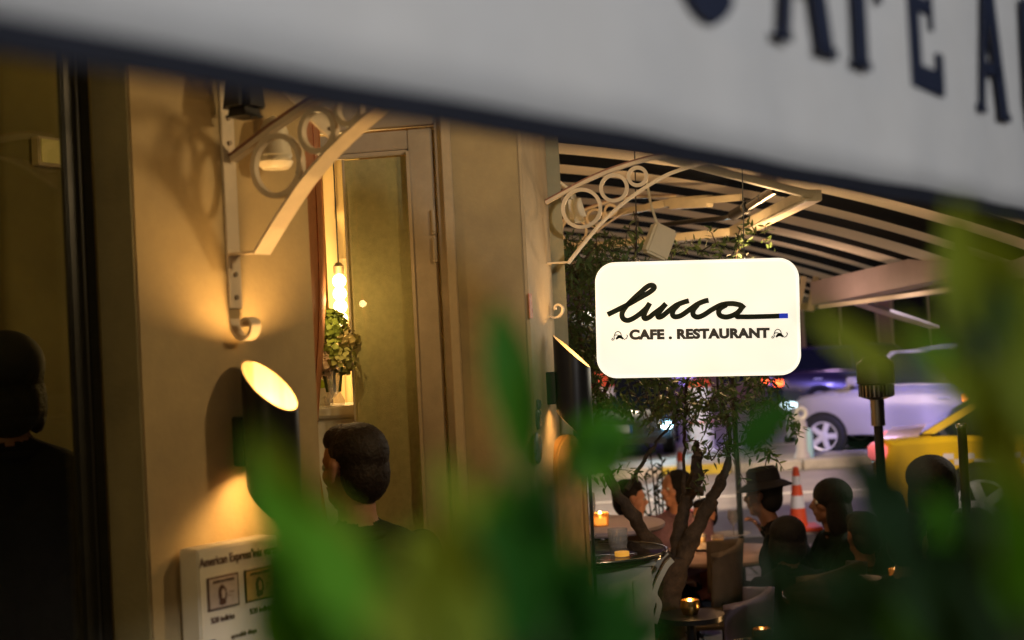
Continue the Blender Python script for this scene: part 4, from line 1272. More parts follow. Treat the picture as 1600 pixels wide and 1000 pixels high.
    sm_ = body.modifiers.new('s', 'SMOOTH'); sm_.factor = .5; sm_.iterations = 3
    dg = bpy.context.evaluated_depsgraph_get(); dg.update()
    me = bpy.data.meshes.new_from_object(body.evaluated_get(dg))
    body.modifiers.clear(); old = body.data; body.data = me; bpy.data.meshes.remove(old); me.name = 'body'
    n = len(me.polygons); cen_ = np.empty(n * 3); me.polygons.foreach_get('center', cen_); cen_ = cen_.reshape(-1, 3) / s
    best = np.full(n, 1e9); idx = np.zeros(n, int)
    for a, b, ra, rb, m in prims:
        A = np.array(a); Bv = np.array(b) - A; L2_ = max(1e-9, Bv @ Bv)
        t = np.clip((cen_ - A) @ Bv / L2_, 0, 1); dd = np.linalg.norm(cen_ - A - t[:, None] * Bv, axis=1) - (ra + (rb - ra) * t)
        k = dd < best; best[k] = dd[k]; idx[k] = m
    for m in (skin, topm, botm): me.materials.append(m)
    me.polygons.foreach_set('material_index', idx.tolist()); me.polygons.foreach_set('use_smooth', [True] * n)
    Hs = Matrix.Scale(s, 4) @ Hm
    # eyes
    for sgn in (-1, 1):
        MB(Hs).ball((sgn * .031, .078, .010), .0115, 12, 8).build('eye', mat('eye_white', (.5, .48, .45), .2), o)
        MB(Hs).ball((sgn * .031, .0865, .010), .0052, 8, 6).build('iris', mat('iris', (.02, .012, .01), .1), o)
    hm = hair_m or M_hair
    if hair:
        mb = MB(Hs)
        hx, hy_, hz_ = hairv
        if hair == 'short':
            mb.ball((0, -.024, .05), (.081 * hx, .094 * hy_, .084 * hz_), 24, 16)
            mb.ball((0, -.048, -.005), (.074 * hx, .066 * hy_, .085 * hz_), 20, 14)
            mb.ball((0, .03, .085), (.07 * hx, .05 * hy_, .045 * hz_), 20, 12)
        elif hair == 'bob':
            mb.ball((0, -.022, .04), (.096 * hx, .10 * hy_, .088 * hz_), 24, 16)
            for sgn in (-1, 1): mb.ball((sgn * .07, -.012, -.045), (.03, .06, .08), 16, 12)
            mb.ball((0, -.06, -.045), (.085, .055, .085), 18, 12)
        elif hair == 'long':
            mb.ball((0, -.025, .045), (.11 * hx, .11 * hy_, .1 * hz_), 24, 16)
            for sgn in (-1, 1): mb.ball((sgn * .078, -.03, -.07), (.045, .07, .13), 16, 12)
            mb.ball((0, -.075, -.08), (.10, .06, .15), 18, 12)
        ho = mb.build('hair', hm, o, fix=False)
        md = ho.modifiers.new('r', 'REMESH'); md.mode = 'VOXEL'; md.voxel_size = .0045; md.use_smooth_shade = True
        sm2 = ho.modifiers.new('s', 'SMOOTH'); sm2.factor = .5; sm2.iterations = 22
        tex = bpy.data.textures.get('hair_noise') or bpy.data.textures.new('hair_noise', 'CLOUDS')
        tex.noise_scale = .007
        dm_ = ho.modifiers.new('d', 'DISPLACE'); dm_.texture = tex; dm_.strength = .005; dm_.mid_level = .5
    if hat == 'brim':
        mb = MB(Hs @ Matrix.Translation((0, -.01, .075)) @ Matrix.Rotation(R(-8), 4, 'X'))
        mb.lathe([(.150, -.03), (.155, -.022), (.115, .004), (.096, .012), (.095, .03), (.090, .075), (.07, .092), (0, .098)], n=36)
        ho = mb.build('hat', mat('black_felt', (.010, .010, .016), .9), o)
        ho.modifiers.new('t', 'SOLIDIFY').thickness = .004
    if hat == 'cap':
        mb = MB(Hs); mb.ball((0, -.018, .055), (.098, .108, .088), 28, 18); mb.ball((0, .1, .045), (.07, .07, .01), 20, 8)
        mb.build('cap', mat('dark_helmet', (.012, .013, .018), .85), o)
    # collar, shirt hem
    if pose != 'none':
        c1 = nk + Vector((0, -.008, -.012))
        MB(Matrix.Scale(s, 4)).torus(c1, .062, .012, 'z', 28, 8).build('collar', topm, o)
    if badge:
        mb = MB(Matrix.Scale(s, 4)); mb.box(ch_ + Vector((.03, .10, .0)), ch_ + Vector((.11, .135, .05)), .004); mb.build('badge', badge, o)
    return o

C_navy = cloth('charcoal_jersey', (.014, .014, .014)); C_black = cloth('black_wool', (.008, .008, .010)); C_brown = cloth('brown_jacket', (.035, .022, .015))
C_mauve = cloth('mauve_blouse', (.28, .17, .22)); C_dk = cloth('dark_denim', (.012, .014, .022)); C_green = cloth('dark_green_coat', (.010, .016, .013)); C_tan = cloth('tan_knit', (.16, .09, .055))
skin2 = mat('skin_warm', (.50, .25, .16), .5, var=.1, vscale=25)

# the man at the door, seen from behind
hp = at(552, 730, 4.05)
s_ = 1.04
person('man in dark jacket seen from behind in front of the glazed door', (hp.x - .0, hp.y, hp.z - .01), R(30), mat('skin_neck', (.42, .20, .12), .5, var=.12, vscale=25), C_navy, C_dk, 'stand', head_yaw=R(18), s=s_, hairv=(.98, .98, 1.0), hands=((-.30, .12, -.18), (.30, .10, -.18)), hair_m=mat('brown_black_hair', (.018, .010, .007), .6, var=.5, vscale=70, bump=.3, bscale=150), vox=.009)
# figure added behind the shop window in place of a reflected person
hp = at(8, 604, 3.6)
person('person in dark helmet and coat standing for a reflection in the shop window', (hp.x, hp.y, hp.z), R(25), mat('skin_shade', (.20, .09, .055), .6, var=.1, vscale=25), C_black, C_dk, 'stand', hat='cap', hair='bob', hairv=(1.0, 1.0, .9), coat=True, lean=(-.02, 0))
GP = 'diners seated on the terrace'
hp = at(985, 782, 8.9)
person('dark haired man in brown jacket, in profile beside the olive tree', (hp.x, hp.y, hp.z), R(-75), skin2, C_brown, C_dk, 'sit', head_yaw=R(-5), lean=(0, .06), hairv=(1.02, 1.02, 1.05), group=GP, hands=((-.12, .36, .15), (.12, .36, .15)))
hp = at(1056, 764, 9.3)
person('woman with dark bob hair and mauve top behind the tree fork', (hp.x, hp.y, hp.z), R(150), skin2, C_mauve, C_dk, 'sit', hair='bob', head_yaw=R(-35), group=GP, hands=((-.1, .36, .15), (.14, .36, .12)))
hp = at(1108, 830, 8.9)
person('person in terracotta top half hidden by the right tree limb', (hp.x + .02, hp.y + .35, hp.z + .05), R(120), skin2, cloth('terracotta_top', (.30, .09, .05)), C_dk, 'sit', hair='short', head_yaw=R(20), group=GP, s=.9)
hp = at(1192, 776, 8.3)
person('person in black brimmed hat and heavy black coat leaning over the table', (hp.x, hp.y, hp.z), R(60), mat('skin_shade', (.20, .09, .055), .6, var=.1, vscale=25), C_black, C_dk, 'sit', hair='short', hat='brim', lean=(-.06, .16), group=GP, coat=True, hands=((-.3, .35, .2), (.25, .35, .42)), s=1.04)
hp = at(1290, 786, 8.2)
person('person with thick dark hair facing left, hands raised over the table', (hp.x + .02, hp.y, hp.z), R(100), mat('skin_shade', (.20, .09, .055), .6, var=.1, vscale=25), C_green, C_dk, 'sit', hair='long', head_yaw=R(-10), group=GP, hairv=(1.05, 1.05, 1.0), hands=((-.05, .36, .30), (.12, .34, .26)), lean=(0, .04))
hp = at(1452, 758, 6.9)
person('person with large dark hair before the front wheel of the taxi', (hp.x, hp.y, hp.z), R(10), M_skin, C_black, C_dk, 'sit', hair='long', hairv=(1.12, 1.1, 1.05), group=GP)
hp = at(1420, 850, 6.0)
person('crouched diner in black among the dark leaves at lower right', (hp.x, hp.y, hp.z), R(-60), M_skin, C_black, C_dk, 'sit', hair='short', head_yaw=R(20), group=GP, lean=(0, .1))

for (px, py, Y_, fc, hr, m_, lab, hv) in ((1348, 838, 7.4, 15, 'short', C_brown, 'person in brown with back turned between the raised hands and the heater pole', (1.05, 1.05, 1.0)),
        (1228, 842, 7.6, 20, 'bob', C_black, 'person in black with bob hair, back turned, under the hat wearer', (1.0, 1.0, 1.0)),
        (1516, 838, 6.7, 60, 'short', C_green, 'person in dark green coat at the far right behind the glossy post', (1.08, 1.05, 1.0)),
        (1395, 800, 9.4, -20, 'short', C_dk, 'small distant diner in navy beyond the heater pole', (1.0, 1.0, 1.0))):
    hp = at(px, py, Y_)
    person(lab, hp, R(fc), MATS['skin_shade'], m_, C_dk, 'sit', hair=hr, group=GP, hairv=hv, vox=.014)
# dining table for the right group
tq = at(1330, 925, 5.9)
table('dark round table at the lower right between the seated diners', tq.x + .12, tq.y + .0, tq.z, .40, M_tt, M_black)
def t2(px, py): p = zat(px, py, tq.z); return (p.x, p.y, tq.z + .001)
plate('small white dish on the dark table at lower right', t2(1352, 910), .07)
candle('dim candle glass on the dark table at lower right', t2(1400, 905), .9, .5, 10)

# ------------------------------------------------------------------ olive tree
M_bark = mat('olive_bark', (.055, .036, .024), .9, var=.5, vscale=22, bump=1.0, bscale=45)
TY = 6.2
tbase = at(1052, 1010, TY)
tree = thing('olive_tree', 'gnarled olive tree with forked trunk standing behind the lit sign', 'tree', (tbase.x, tbase.y, 0))
def limb(pts, rs, nm='limb', m=M_bark, jig=.004, n=14):
    P = smooth_path(pts, 6); mb = MB()
    rr = []
    for i in range(len(P)):
        u = i / (len(P) - 1) * (len(rs) - 1); k = min(int(u), len(rs) - 2); rr.append((rs[k] + (rs[k + 1] - rs[k]) * (u - k)) * (1 + .10 * math.sin(i * .9 + rs[0] * 90)))
    P = [p + Vector((random.gauss(0, jig), random.gauss(0, jig), 0)) for p in P]
    mb.tube(P, rr, n); mb.build(nm, m, tree, world=True)
    return P
gnd = Vector((tbase.x, tbase.y, 0))
allp = []
allp.append(limb([gnd, gnd + Vector((.03, 0, .5)), at(1048, 990, TY), at(1046, 930, TY), at(1062, 870, TY)], [0.0858, 0.0726, 0.0594, 0.0561, 0.0462], 'trunk', n=16))
L1 = limb([at(1058, 900, TY), at(1020, 850, TY), at(985, 800, TY - .1), at(955, 755, TY - .1), at(938, 700, TY), at(935, 640, TY)], [0.0409, 0.0330, 0.0277, 0.0198, 0.0153, 0.0085])
L2 = limb([at(1060, 890, TY), at(1062, 820, TY + .1), at(1078, 770, TY + .1), at(1090, 715, TY + .1), at(1086, 690, TY + .1)], [0.0396, 0.0330, 0.0277, 0.0224, 0.0102])
L3 = limb([at(1060, 890, TY), at(1085, 835, TY), at(1108, 790, TY), at(1125, 755, TY), at(1134, 738, TY)], [0.0409, 0.0363, 0.0297, 0.0251, 0.0185])
L4 = limb([at(1130, 745, TY), at(1142, 722, TY), at(1135, 700, TY), at(1165, 690, TY), at(1180, 660, TY)], [0.0153, 0.0093, 0.0085, 0.0068, 0.0051], jig=.003)
L5 = limb([at(1068, 770, TY), at(1070, 700, TY), at(1071, 640, TY), at(1075, 560, TY), at(1060, 470, TY)], [0.0085, 0.0068, 0.0068, 0.0059, 0.0034], jig=.003)
L6 = limb([at(980, 765, TY), at(1005, 720, TY), at(1030, 685, TY), at(1052, 660, TY), at(1085, 620, TY + .05)], [0.0119, 0.0085, 0.0068, 0.0051, 0.0034], jig=.003)
L7 = limb([at(1134, 738, TY), at(1140, 690, TY - .05), at(1137, 650, TY), at(1120, 600, TY), at(1130, 500, TY)], [0.0102, 0.0085, 0.0068, 0.0059, 0.0043], jig=.003)
L8 = limb([at(938, 700, TY), at(930, 600, TY), at(905, 520, TY), at(900, 440, TY), at(930, 380, TY)], [0.0119, 0.0102, 0.0085, 0.0059, 0.0034], jig=.006)
L9 = limb([at(935, 640, TY), at(965, 560, TY), at(1000, 480, TY), at(990, 400, TY), at(1000, 340, TY)], [0.0102, 0.0085, 0.0076, 0.0051, 0.0026], jig=.006)
L10 = limb([at(1165, 690, TY), at(1205, 660, TY), at(1215, 610, TY), at(1180, 560, TY), at(1160, 420, TY)], [0.0059, 0.0051, 0.0043, 0.0043, 0.0026], jig=.004)
# stub ends (sawn limbs)
limb([at(1090, 770, TY), at(1088, 730, TY), at(1090, 712, TY)], [0.0304, 0.0238, 0.0198], 'limb')
# leaf sprays
M_leafO = leafmat('olive_leaf', (.045, .085, .030), (.15, .20, .07), .3, .4)
leafpts = []
def spray(px0, py0, px1, py1, Y, n, ln=.045, dY=.12, spread=7, twig=True):
    a = at(px0, py0, Y); b = at(px1, py1, Y + random.uniform(-dY, dY))
    ax = (b - a)
    if twig:
        mid = (a + b) / 2 + Vector((0, 0, .02))
        twigs.append((a, mid, b))
    for k in range(n):
        u = (k + random.random()) / n
        c = a + ax * u + Vector((random.gauss(0, .008), random.gauss(0, .02), random.gauss(0, .008)))
        side = 1 if k % 2 else -1
        d = ax.normalized() * .7 + Vector((random.gauss(0, .3), random.gauss(0, .5), random.gauss(0, .3)))
        pr = Vector((-ax.z, 0, ax.x)).normalized() * side * .8
        leafpts.append((c, (d + pr).normalized(), ln * random.uniform(.7, 1.15)))
twigs = []
# hand-placed visible sprays (photo silhouettes)
for s4 in ((1100, 680, 1120, 645, 12), (1070, 690, 1105, 700, 12), (1112, 720, 1100, 690, 10), (1112, 720, 1140, 695, 10), (1105, 735, 1085, 770, 10), (1150, 700, 1175, 720, 8), (1165, 690, 1200, 712, 14), (1195, 700, 1225, 735, 12),
           (1150, 740, 1165, 755, 5), (1205, 650, 1232, 660, 8), (900, 748, 960, 740, 14), (940, 745, 985, 735, 14), (985, 732, 1005, 745, 8), (960, 742, 945, 765, 6), (1085, 770, 1100, 735, 8),
           (990, 330, 1000, 395, 16), (985, 350, 975, 395, 12), (1003, 370, 1015, 400, 8), (1040, 395, 1090, 380, 22), (1090, 395, 1150, 378, 26), (1150, 385, 1165, 372, 10),
           (1180, 640, 1210, 620, 14), (1100, 640, 1150, 600, 20), (1135, 690, 1115, 720, 10), (870, 655, 885, 690, 10), (865, 640, 880, 660, 6), (1075, 640, 1085, 665, 8), (1120, 690, 1140, 680, 8), (1195, 730, 1205, 705, 6)):
    spray(s4[0], s4[1], s4[2], s4[3], TY - .05, s4[4])
random.seed(11)
def region(x0, x1, y0, y1, n, Y0, Y1, m=9):
    for k in range(n):
        x = random.uniform(x0, x1); y = random.uniform(y0, y1); a = random.uniform(0, 2 * math.pi); l = random.uniform(15, 34)
        spray(x, y, x + l * math.cos(a), y + l * math.sin(a), random.uniform(Y0, Y1), m, .042)
region(868, 960, 385, 560, 190, 5.75, 6.7)
region(868, 930, 520, 640, 70, 5.8, 6.6)
region(925, 1230, 365, 590, 110, 5.9, 6.8)
region(930, 1080, 588, 660, 70, 5.9, 6.7)
region(1070, 1215, 585, 665, 85, 5.8, 6.6)
region(1150, 1240, 640, 700, 18, 5.8, 6.4)
region(880, 1000, 405, 430, 20, 5.8, 6.4)
mb = MB()
for a, m_, b in twigs: mb.tube([a, m_, b], [.0028, .002, .0012], 4)
tw_ = mb.build('twig_growth', M_bark, tree, world=True, fix=False); tw_['kind'] = 'stuff'
lm = MB().add([(0, 0, 0), (-.16, .35, .02), (0, .4, -.02), (.16, .35, .02), (-.1, .75, .0), (0, .78, -.03), (.1, .75, 0), (0, 1, -.05)],
              [(0, 2, 1), (0, 3, 2), (1, 2, 5, 4), (2, 3, 6, 5), (4, 5, 7), (5, 6, 7)])
def leaf_matrix(c, d, ln):
    q = d.to_track_quat('Y', 'Z').to_matrix().to_4x4() @ Matrix.Rotation(random.uniform(-1.2, 1.2), 4, 'Y')
    return Matrix.Translation(c) @ q @ Matrix.Scale(ln, 4)
leaf0 = lm.build('leaf', M_leafO, tree, fix=False)
Ti = WM[tree.name].inverted()
NI = 290
leaf0.matrix_local = Ti @ leaf_matrix(*leafpts[0])
for c, d, ln in leafpts[1:NI]:
    link_copy(leaf0, tree, Ti @ leaf_matrix(c, d, ln))
mb = MB()
for c, d, ln in leafpts[NI:]:
    mb.add([tuple(v) for v in lm.v], lm.f, leaf_matrix(c, d, ln))
st = mb.build('leaf_mass', M_leafO, tree, fix=False, world=True); st['kind'] = 'stuff'
# upright sprigs of a potted shrub behind
sh = at(1030, 760, 9.8)
shb = thing('potted_shrub', 'slim potted shrub with upright sprigs between the two diners', 'shrub', (sh.x, sh.y, 0))
MB().lathe([(.12, 0), (.17, .35), (.18, .37), (.15, .37), (.14, .32), (0, .32)], n=24).build('pot', mat('dark_clay_pot', (.05, .04, .035), .7), shb)
M_lsh = leafmat('shrub_leaf', (.02, .05, .03), (.06, .11, .06), .2)
for (px, py) in ((1016, 700), (1034, 715), (1026, 735), (1044, 742), (1008, 740)):
    t = at(px, py, 9.8)
    MB().tube([(0, 0, .3), ((t.x - sh.x) * .7, 0, t.z * .7), (t.x - sh.x, 0, t.z)], [.008, .006, .003], 6).build('stem', M_bark, shb)
    mb = MB()
    for k in range(26):
        z = t.z - .6 * k / 26; a = random.uniform(0, 6.28)
        mb.add([tuple(v) for v in lm.v], lm.f, leaf_matrix(Vector((t.x - sh.x, 0, z)), Vector((math.cos(a), math.sin(a), .7)).normalized(), .07))
    mb.build('sprig', M_lsh, shb, fix=False)

# ------------------------------------------------------------------ vehicles
def car(label, front, heading, paint, prof, roof, W=1.82, wheels=(.9, 3.55), wr=.34, cat='car', nm='parked_car', head=None, tail=None, plate=False, rimtype=5, taxi=False):
    """local: x from front (0) backwards, z up; prof = lower body outline, roof = greenhouse outline (x,z)"""
    o = thing(nm, label, cat, front, heading)
    bm = bmesh.new()
    # body by lofted side outline, sides bulging
    ys = [(-W / 2 + .07, .96), (-W / 2, 1.0), (W / 2, 1.0), (W / 2 - .07, .96)]
    def body_poly(inset):
        cx = sum(p[0] for p in prof) / len(prof); cz = .55
        return [(cx + (p[0] - cx) * (1 - inset * .35), cz + (p[1] - cz) * (1 - inset)) for p in prof]
    layers = [(-W / 2 + .0, .10), (-W / 2 - .0 + .03, .0), (W / 2 - .03, .0), (W / 2, .10)]
    vs = []; n = len(prof); fs = []
    seq = [(-W / 2, .16), (-W / 2 + .05, .03), (-W / 2 + .14, 0), (W / 2 - .14, 0), (W / 2 - .05, .03), (W / 2, .16)]
    seq = [(-W / 2 + .10, 0.0), (-W / 2 + .10, 0)]
    loops = [(-W / 2, .16), (-W / 2 + .03, .09), (-W / 2 + .09, .04), (-W / 2 + .22, 0), (W / 2 - .22, 0), (W / 2 - .09, .04), (W / 2 - .03, .09), (W / 2, .16)]
    for y, ins in loops:
        vs += [(x, y, z) for x, z in body_poly(ins)]
    fs.append(tuple(range(n)))
    for l in range(len(loops) - 1):
        for k in range(n):
            q = (k + 1) % n; fs.append((l * n + k, l * n + q, (l + 1) * n + q, (l + 1) * n + k))
    fs.append(tuple(range((len(loops) - 1) * n, len(loops) * n))[::-1])
    MB().add(vs, fs).build('body', paint, o, angle=35)
    # wheel arches (dark liners) and wheels
    for xw in wheels:
        for sy in (-1, 1):
            MB().lathe([(0, 0), (wr + .05, 0), (wr + .05, .02), (0, .02)], n=36, M=Matrix.Translation((xw, sy * (W / 2 - .014), wr)) @ Matrix.Rotation(R(90 if sy < 0 else -90), 4, 'X')).build('wheel_arch', M_blackpl, o)
            wb_ = MB()
            T = Matrix.Translation((xw, sy * (W / 2 + .022), wr)) @ Matrix.Rotation(R(90 if sy < 0 else -90), 4, 'X')
            ty = wb_.lathe([(wr * .69, -.004), (wr * .80, .006), (wr * .95, .004), (wr, -.015), (wr, -.2), (wr * .69, -.2), (wr * .69, -.004)], n=40, M=T, caps=False).build('wheel', M_tyre, o)
            rb = MB(T)
            rb.lathe([(wr * .61, -.01), (wr * .69, .002), (wr * .69, -.05), (wr * .61, -.05), (wr * .61, -.01)], n=36, caps=False)
            for k in range(rimtype):
                a = 2 * math.pi * k / rimtype
                rb.box((.04, -wr * .13, -.03), (wr * .63, wr * .13, -.004), .006, Matrix.Rotation(a, 4, 'Z'))
            rb.lathe([(0, .004), (.05, .004), (.06, -.02), (0, -.02)], n=18)
            rb.build('rim', M_rim, ty)
    # greenhouse
    rn = len(roof)
    vs = []; fs = []
    zb0 = roof[0][1]
    zt0 = max(p[1] for p in roof)
    def wd(z): return W / 2 - .07 - .17 * (z - zb0) / (zt0 - zb0)
    vs = [(x, -wd(z), z) for x, z in roof] + [(x, wd(z), z) for x, z in roof]
    fs = [tuple(range(rn)), tuple(range(2 * rn - 1, rn - 1, -1))] + [(i, i + rn, (i + 1) % rn + rn, (i + 1) % rn) for i in range(rn)]
    MB().add(vs, fs).build('cabin', paint, o, angle=25)
    # glass panes, proud of the cabin
    xs = [p[0] for p in roof]; x0, x1 = min(xs), max(xs)
    ztop_ = zt0 - .09; zbot = zb0 + .03
    fx0 = roof[0][0]; fx1 = roof[1][0]; rx1 = roof[-1][0]; rx0 = roof[-2][0]
    def edge_x(z, a, b): return a[0] + (b[0] - a[0]) * (z - a[1]) / (b[1] - a[1])
    fb, ft = edge_x(zbot, roof[0], roof[1]) + .10, edge_x(ztop_, roof[0], roof[1]) + .10
    rb_, rt_ = edge_x(zbot, roof[-1], roof[-2]) - .12, edge_x(ztop_, roof[-1], roof[-2]) - .12
    mid = (fb + rb_) / 2
    for sy in (-1, 1):
        for (xa0, xa1, xb0, xb1) in ((fb, ft, mid - .04, mid - .04), (mid + .04, mid + .04, rb_, rt_)):
            pts = [(xa0, zbot), (xb0, zbot), (xb1, ztop_), (xa1, ztop_)]
            vs = [(x, sy * (wd(z) + .006), z) for x, z in pts] + [(x, sy * (wd(z) - .01), z) for x, z in pts]
            MB().add(vs, [(0, 1, 2, 3), (7, 6, 5, 4), (0, 4, 5, 1), (1, 5, 6, 2), (2, 6, 7, 3), (3, 7, 4, 0)]).build('side_window', M_autoglass, o, smooth=False)
        # door seams and handles
        for xx in (mid, mid - 1.05):
            MB().box((xx - .006, sy * (W / 2 - .012), .42), (xx + .006, sy * (W / 2 - .001) , zb0 - .12)).build('door_seam', M_blackpl, o, smooth=False)
        for xx in (mid - .3, mid + .75):
            MB().box((xx, sy * (W / 2 - .02), zb0 - .20), (xx + .2, sy * (W / 2 + .018), zb0 - .17), .008).build('door_handle', M_rim, o)
        MB().box((fb - .05, sy * (W / 2 - .05), zb0 + .02), (fb + .12, sy * (W / 2 + .14), zb0 + .16), .03).build('side_mirror', paint, o)
    for (a, b, nm2) in ((roof[0], roof[1], 'windscreen'), (roof[-1], roof[-2], 'rear_window')):
        off = -.008 if nm2 == 'windscreen' else .008
        z0, z1 = zb0 + .04, ztop_ + .02
        pa_, pb3 = edge_x(z0, a, b) + off, edge_x(z1, a, b) + off
        vs = [(pa_, -wd(z0) + .08, z0), (pa_, wd(z0) - .08, z0), (pb3, wd(z1) - .08, z1), (pb3, -wd(z1) + .08, z1)]
        vs += [(x - off * 3, y, z) for x, y, z in vs]
        MB().add(vs, [(0, 1, 2, 3), (7, 6, 5, 4), (0, 4, 5, 1), (1, 5, 6, 2), (2, 6, 7, 3), (3, 7, 4, 0)]).build(nm2, M_autoglass, o, smooth=False)
    # lights
    zl = prof[1][1] if False else None
    L = max(p[0] for p in prof)
    hz = head[2] if head else .72
    for sy in (-1, 1):
        MB().box((-.012, sy * (W / 2 - .42), hz - .05), (.28, sy * (W / 2 + .004), hz + .045), .02).build('headlight', head[0] if head else M_whiteobj, o)
        MB().box((L - .16, sy * (W / 2 - .34), (tail[1] if tail else .82) - .07), (L + .012, sy * (W / 2 + .005), (tail[1] if tail else .82) + .07), .02).build('tail_light', tail[0] if tail else mat('dull_red_lens', (.25, .01, .01), .2), o)
    MB().box((-.02, -.45, .36), (.05, .45, .62), .02).build('grille', M_blackpl, o)
    MB().box((-.03, -W / 2 + .1, .22), (.1, W / 2 - .1, .34), .02).build('bumper', M_blackpl, o)
    if plate:
        pl = MB().box((-.032, -.26, .42), (-.022, .26, .54), .002).build('number_plate', mat('plate_white', (.7, .75, .8), .4), o)
        MB().box((-.0335, -.26, .42), (-.0325, -.21, .54)).build('plate_blue_band', mat('plate_blue', (.01, .04, .4), .4), o, smooth=False)
    if taxi:
        for sy in (-1, 1):
            mb = MB()
            for k in range(34):
                for r_ in range(2):
                    if (k + r_) % 2: mb.box((.9 + k * .09, sy * (W / 2 - .016), .70 + r_ * .05), (.988 + k * .09, sy * (W / 2 + .003), .749 + r_ * .05))
            mb.build('checker_band', mat('checker_pale', (.7, .6, .62), .4), o, smooth=False)['kind'] = 'stuff'
        MB().box((mid - .28, -.14, zt0 + .01), (mid - .06, .14, zt0 + .15), .03).build('roof_sign', mat('taxi_roof_sign', (.8, .6, .1), .4), o)
    return o
P_silver = mat('silver_paint', (.42, .40, .44), .28, .35, coat=.6)
P_dark = mat('dark_plum_paint', (.03, .018, .05), .25, .3, coat=.7)
P_navy = mat('dark_navy_paint', (.015, .025, .035), .25, .3, coat=.7)
P_yel = mat('taxi_yellow', (.75, .45, .015), .32, coat=.6)
P_mar = mat('maroon_paint', (.08, .01, .008), .3, .2, coat=.5)
L_cool = mat('cool_headlight', (.9, .95, 1), .2, emit=(.55, .9, 1.0), es=220)
L_cool2 = mat('dipped_headlight', (.9, .95, 1), .2, emit=(.6, .9, 1.0), es=2.5)
L_red = mat('lit_tail_light', (.5, .02, .01), .2, emit=(1, .10, .02), es=6)
L_or = mat('amber_indicator', (.8, .2, .01), .2, emit=(1, .28, .04), es=9)
suv = [(0, .30), (-.02, .55), (.05, .78), (.25, .93), (1.05, 1.06), (2.6, 1.10), (4.2, 1.08), (4.45, .95), (4.5, .6), (4.45, .32)]
suvroof = [(1.0, 1.06), (1.75, 1.58), (3.6, 1.64), (4.15, 1.58), (4.42, 1.08)]
suvroof = [(1.0, 1.06), (1.7, 1.56), (2.6, 1.64), (4.0, 1.58), (4.42, 1.08)]
f0 = zat(1264, 706, 0); f0 = at(1264, 640, 22.3)
car('silver sport utility car facing left behind the patio heater', (f0.x, f0.y + .6, 0), R(-31), P_silver, suv, suvroof, wheels=(.66, 3.4), head=(L_cool2, 0, .80), wr=.325)
fq = at(1203, 610, 33)
car('dark plum car with lit tail light right of the sign corner', (fq.x + 4.5, fq.y, 0), R(180), P_dark, suv, suvroof, tail=(L_red, .82), wr=.35)
sedan = [(0, .28), (-.02, .5), (.06, .68), (.4, .80), (1.25, .92), (2.6, .96), (3.9, .97), (4.4, .94), (4.5, .7), (4.45, .3)]
sroof = [(1.2, .92), (2.0, 1.38), (2.7, 1.45), (3.3, 1.40), (4.05, .97)]
fy = at(1387, 690, 12.9)
car('yellow taxi facing right with rounded tail at the right edge', (fy.x + 4.30, fy.y - .9, 0), R(161), P_yel, sedan, sroof, tail=(mat('taxi_tail_lamp', (.5, .05, .05), .2, emit=(1, .2, .2), es=1.3), .82), taxi=True, cat='taxi', nm='taxi')
fl_ = at(1002, 690, 24)
car('dark car facing the camera with a dazzling headlight left of the cones', (fl_.x - .45, fl_.y - .5, 0), R(82), P_navy, suv, suvroof, head=(L_cool, 0, .52), plate=True)
lamp('headlight_beam', 'SPOT', at(1030, 663, 23.2), 60, (.6, .9, 1.0), .06, 100, at(1030, 780, 12))
fr_ = at(1540, 610, 19)
car('maroon car with amber tail lamp at the far right edge', (fr_.x + 4.4, fr_.y, 0), R(186), P_mar, suv, suvroof, tail=(L_or, .93))

# ------------------------------------------------------------------ street furniture
M_oc = mat('cone_orange', (.75, .09, .03), .5, var=.08, vscale=10); M_wc = mat('cone_white', (.75, .72, .8), .4)
def cone(label, px, pytop, Y, h=.75):
    t = at(px, pytop, Y)
    o = thing('traffic_cone', label, 'traffic cone', (t.x, t.y, 0), 0, 'orange and white traffic cones')
    h = t.z
    def r(z): return .028 + (.095 - .028) * (1 - z / h)
    MB().box((-.2, -.2, .0), (.2, .2, .04), .01).build('base', M_oc, o)
    for z0, z1, m in ((.04, h * .35, M_oc), (h * .35, h * .55, M_wc), (h * .55, h * .72, M_oc), (h * .72, h * .86, M_wc), (h * .86, h, M_oc)):
        MB().lathe([(r(z0), z0), (r(z1), z1)] + ([(0, z1 + .01)] if z1 == h else []), n=24).build('band', m, o)
    return o
cone('orange and white cone above the dark haired woman', 1062, 707, 15.5)
cone('orange and white cone between the two dark diners', 1243, 730, 13.9)
dr = at(1092, 600, 24.2)
d_ = thing('traffic_drum', 'tall white traffic drum with orange top beyond the tree stems', 'traffic drum', (dr.x, dr.y, 0))
MB().lathe([(.26, 0), (.27, .03), (.22, .06), (.21, dr.z - .05)], n=28).build('white_body', M_wc, d_)
MB().lathe([(.205, dr.z - .05), (.20, dr.z + .06), (.12, dr.z + .09), (0, dr.z + .09)], n=28).build('orange_top', M_oc, d_)
MB().torus((0, 0, .5), .215, .012, 'z', 28, 6).build('rib', M_oc, d_)
dr = at(937, 582, 24.2)
d_ = thing('traffic_drum', 'orange and white drum just under the lower left corner of the sign', 'traffic drum', (dr.x, dr.y, 0))
MB().lathe([(.3, 0), (.3, .03), (.26, .06), (.24, dr.z - .25)], n=28).build('white_body', M_wc, d_)
MB().lathe([(.24, dr.z - .25), (.15, dr.z), (0, dr.z + .01)], n=28).build('orange_top', M_oc, d_)
bo = at(1254, 700, 20.8)
kk = 20.8 / F
bl = thing('ring_head_bollard', 'white bollard with a ring head beside the silver car front wheel', 'bollard', (bo.x, bo.y, .1))
zr = at(1251, 646, 20.8).z - .1
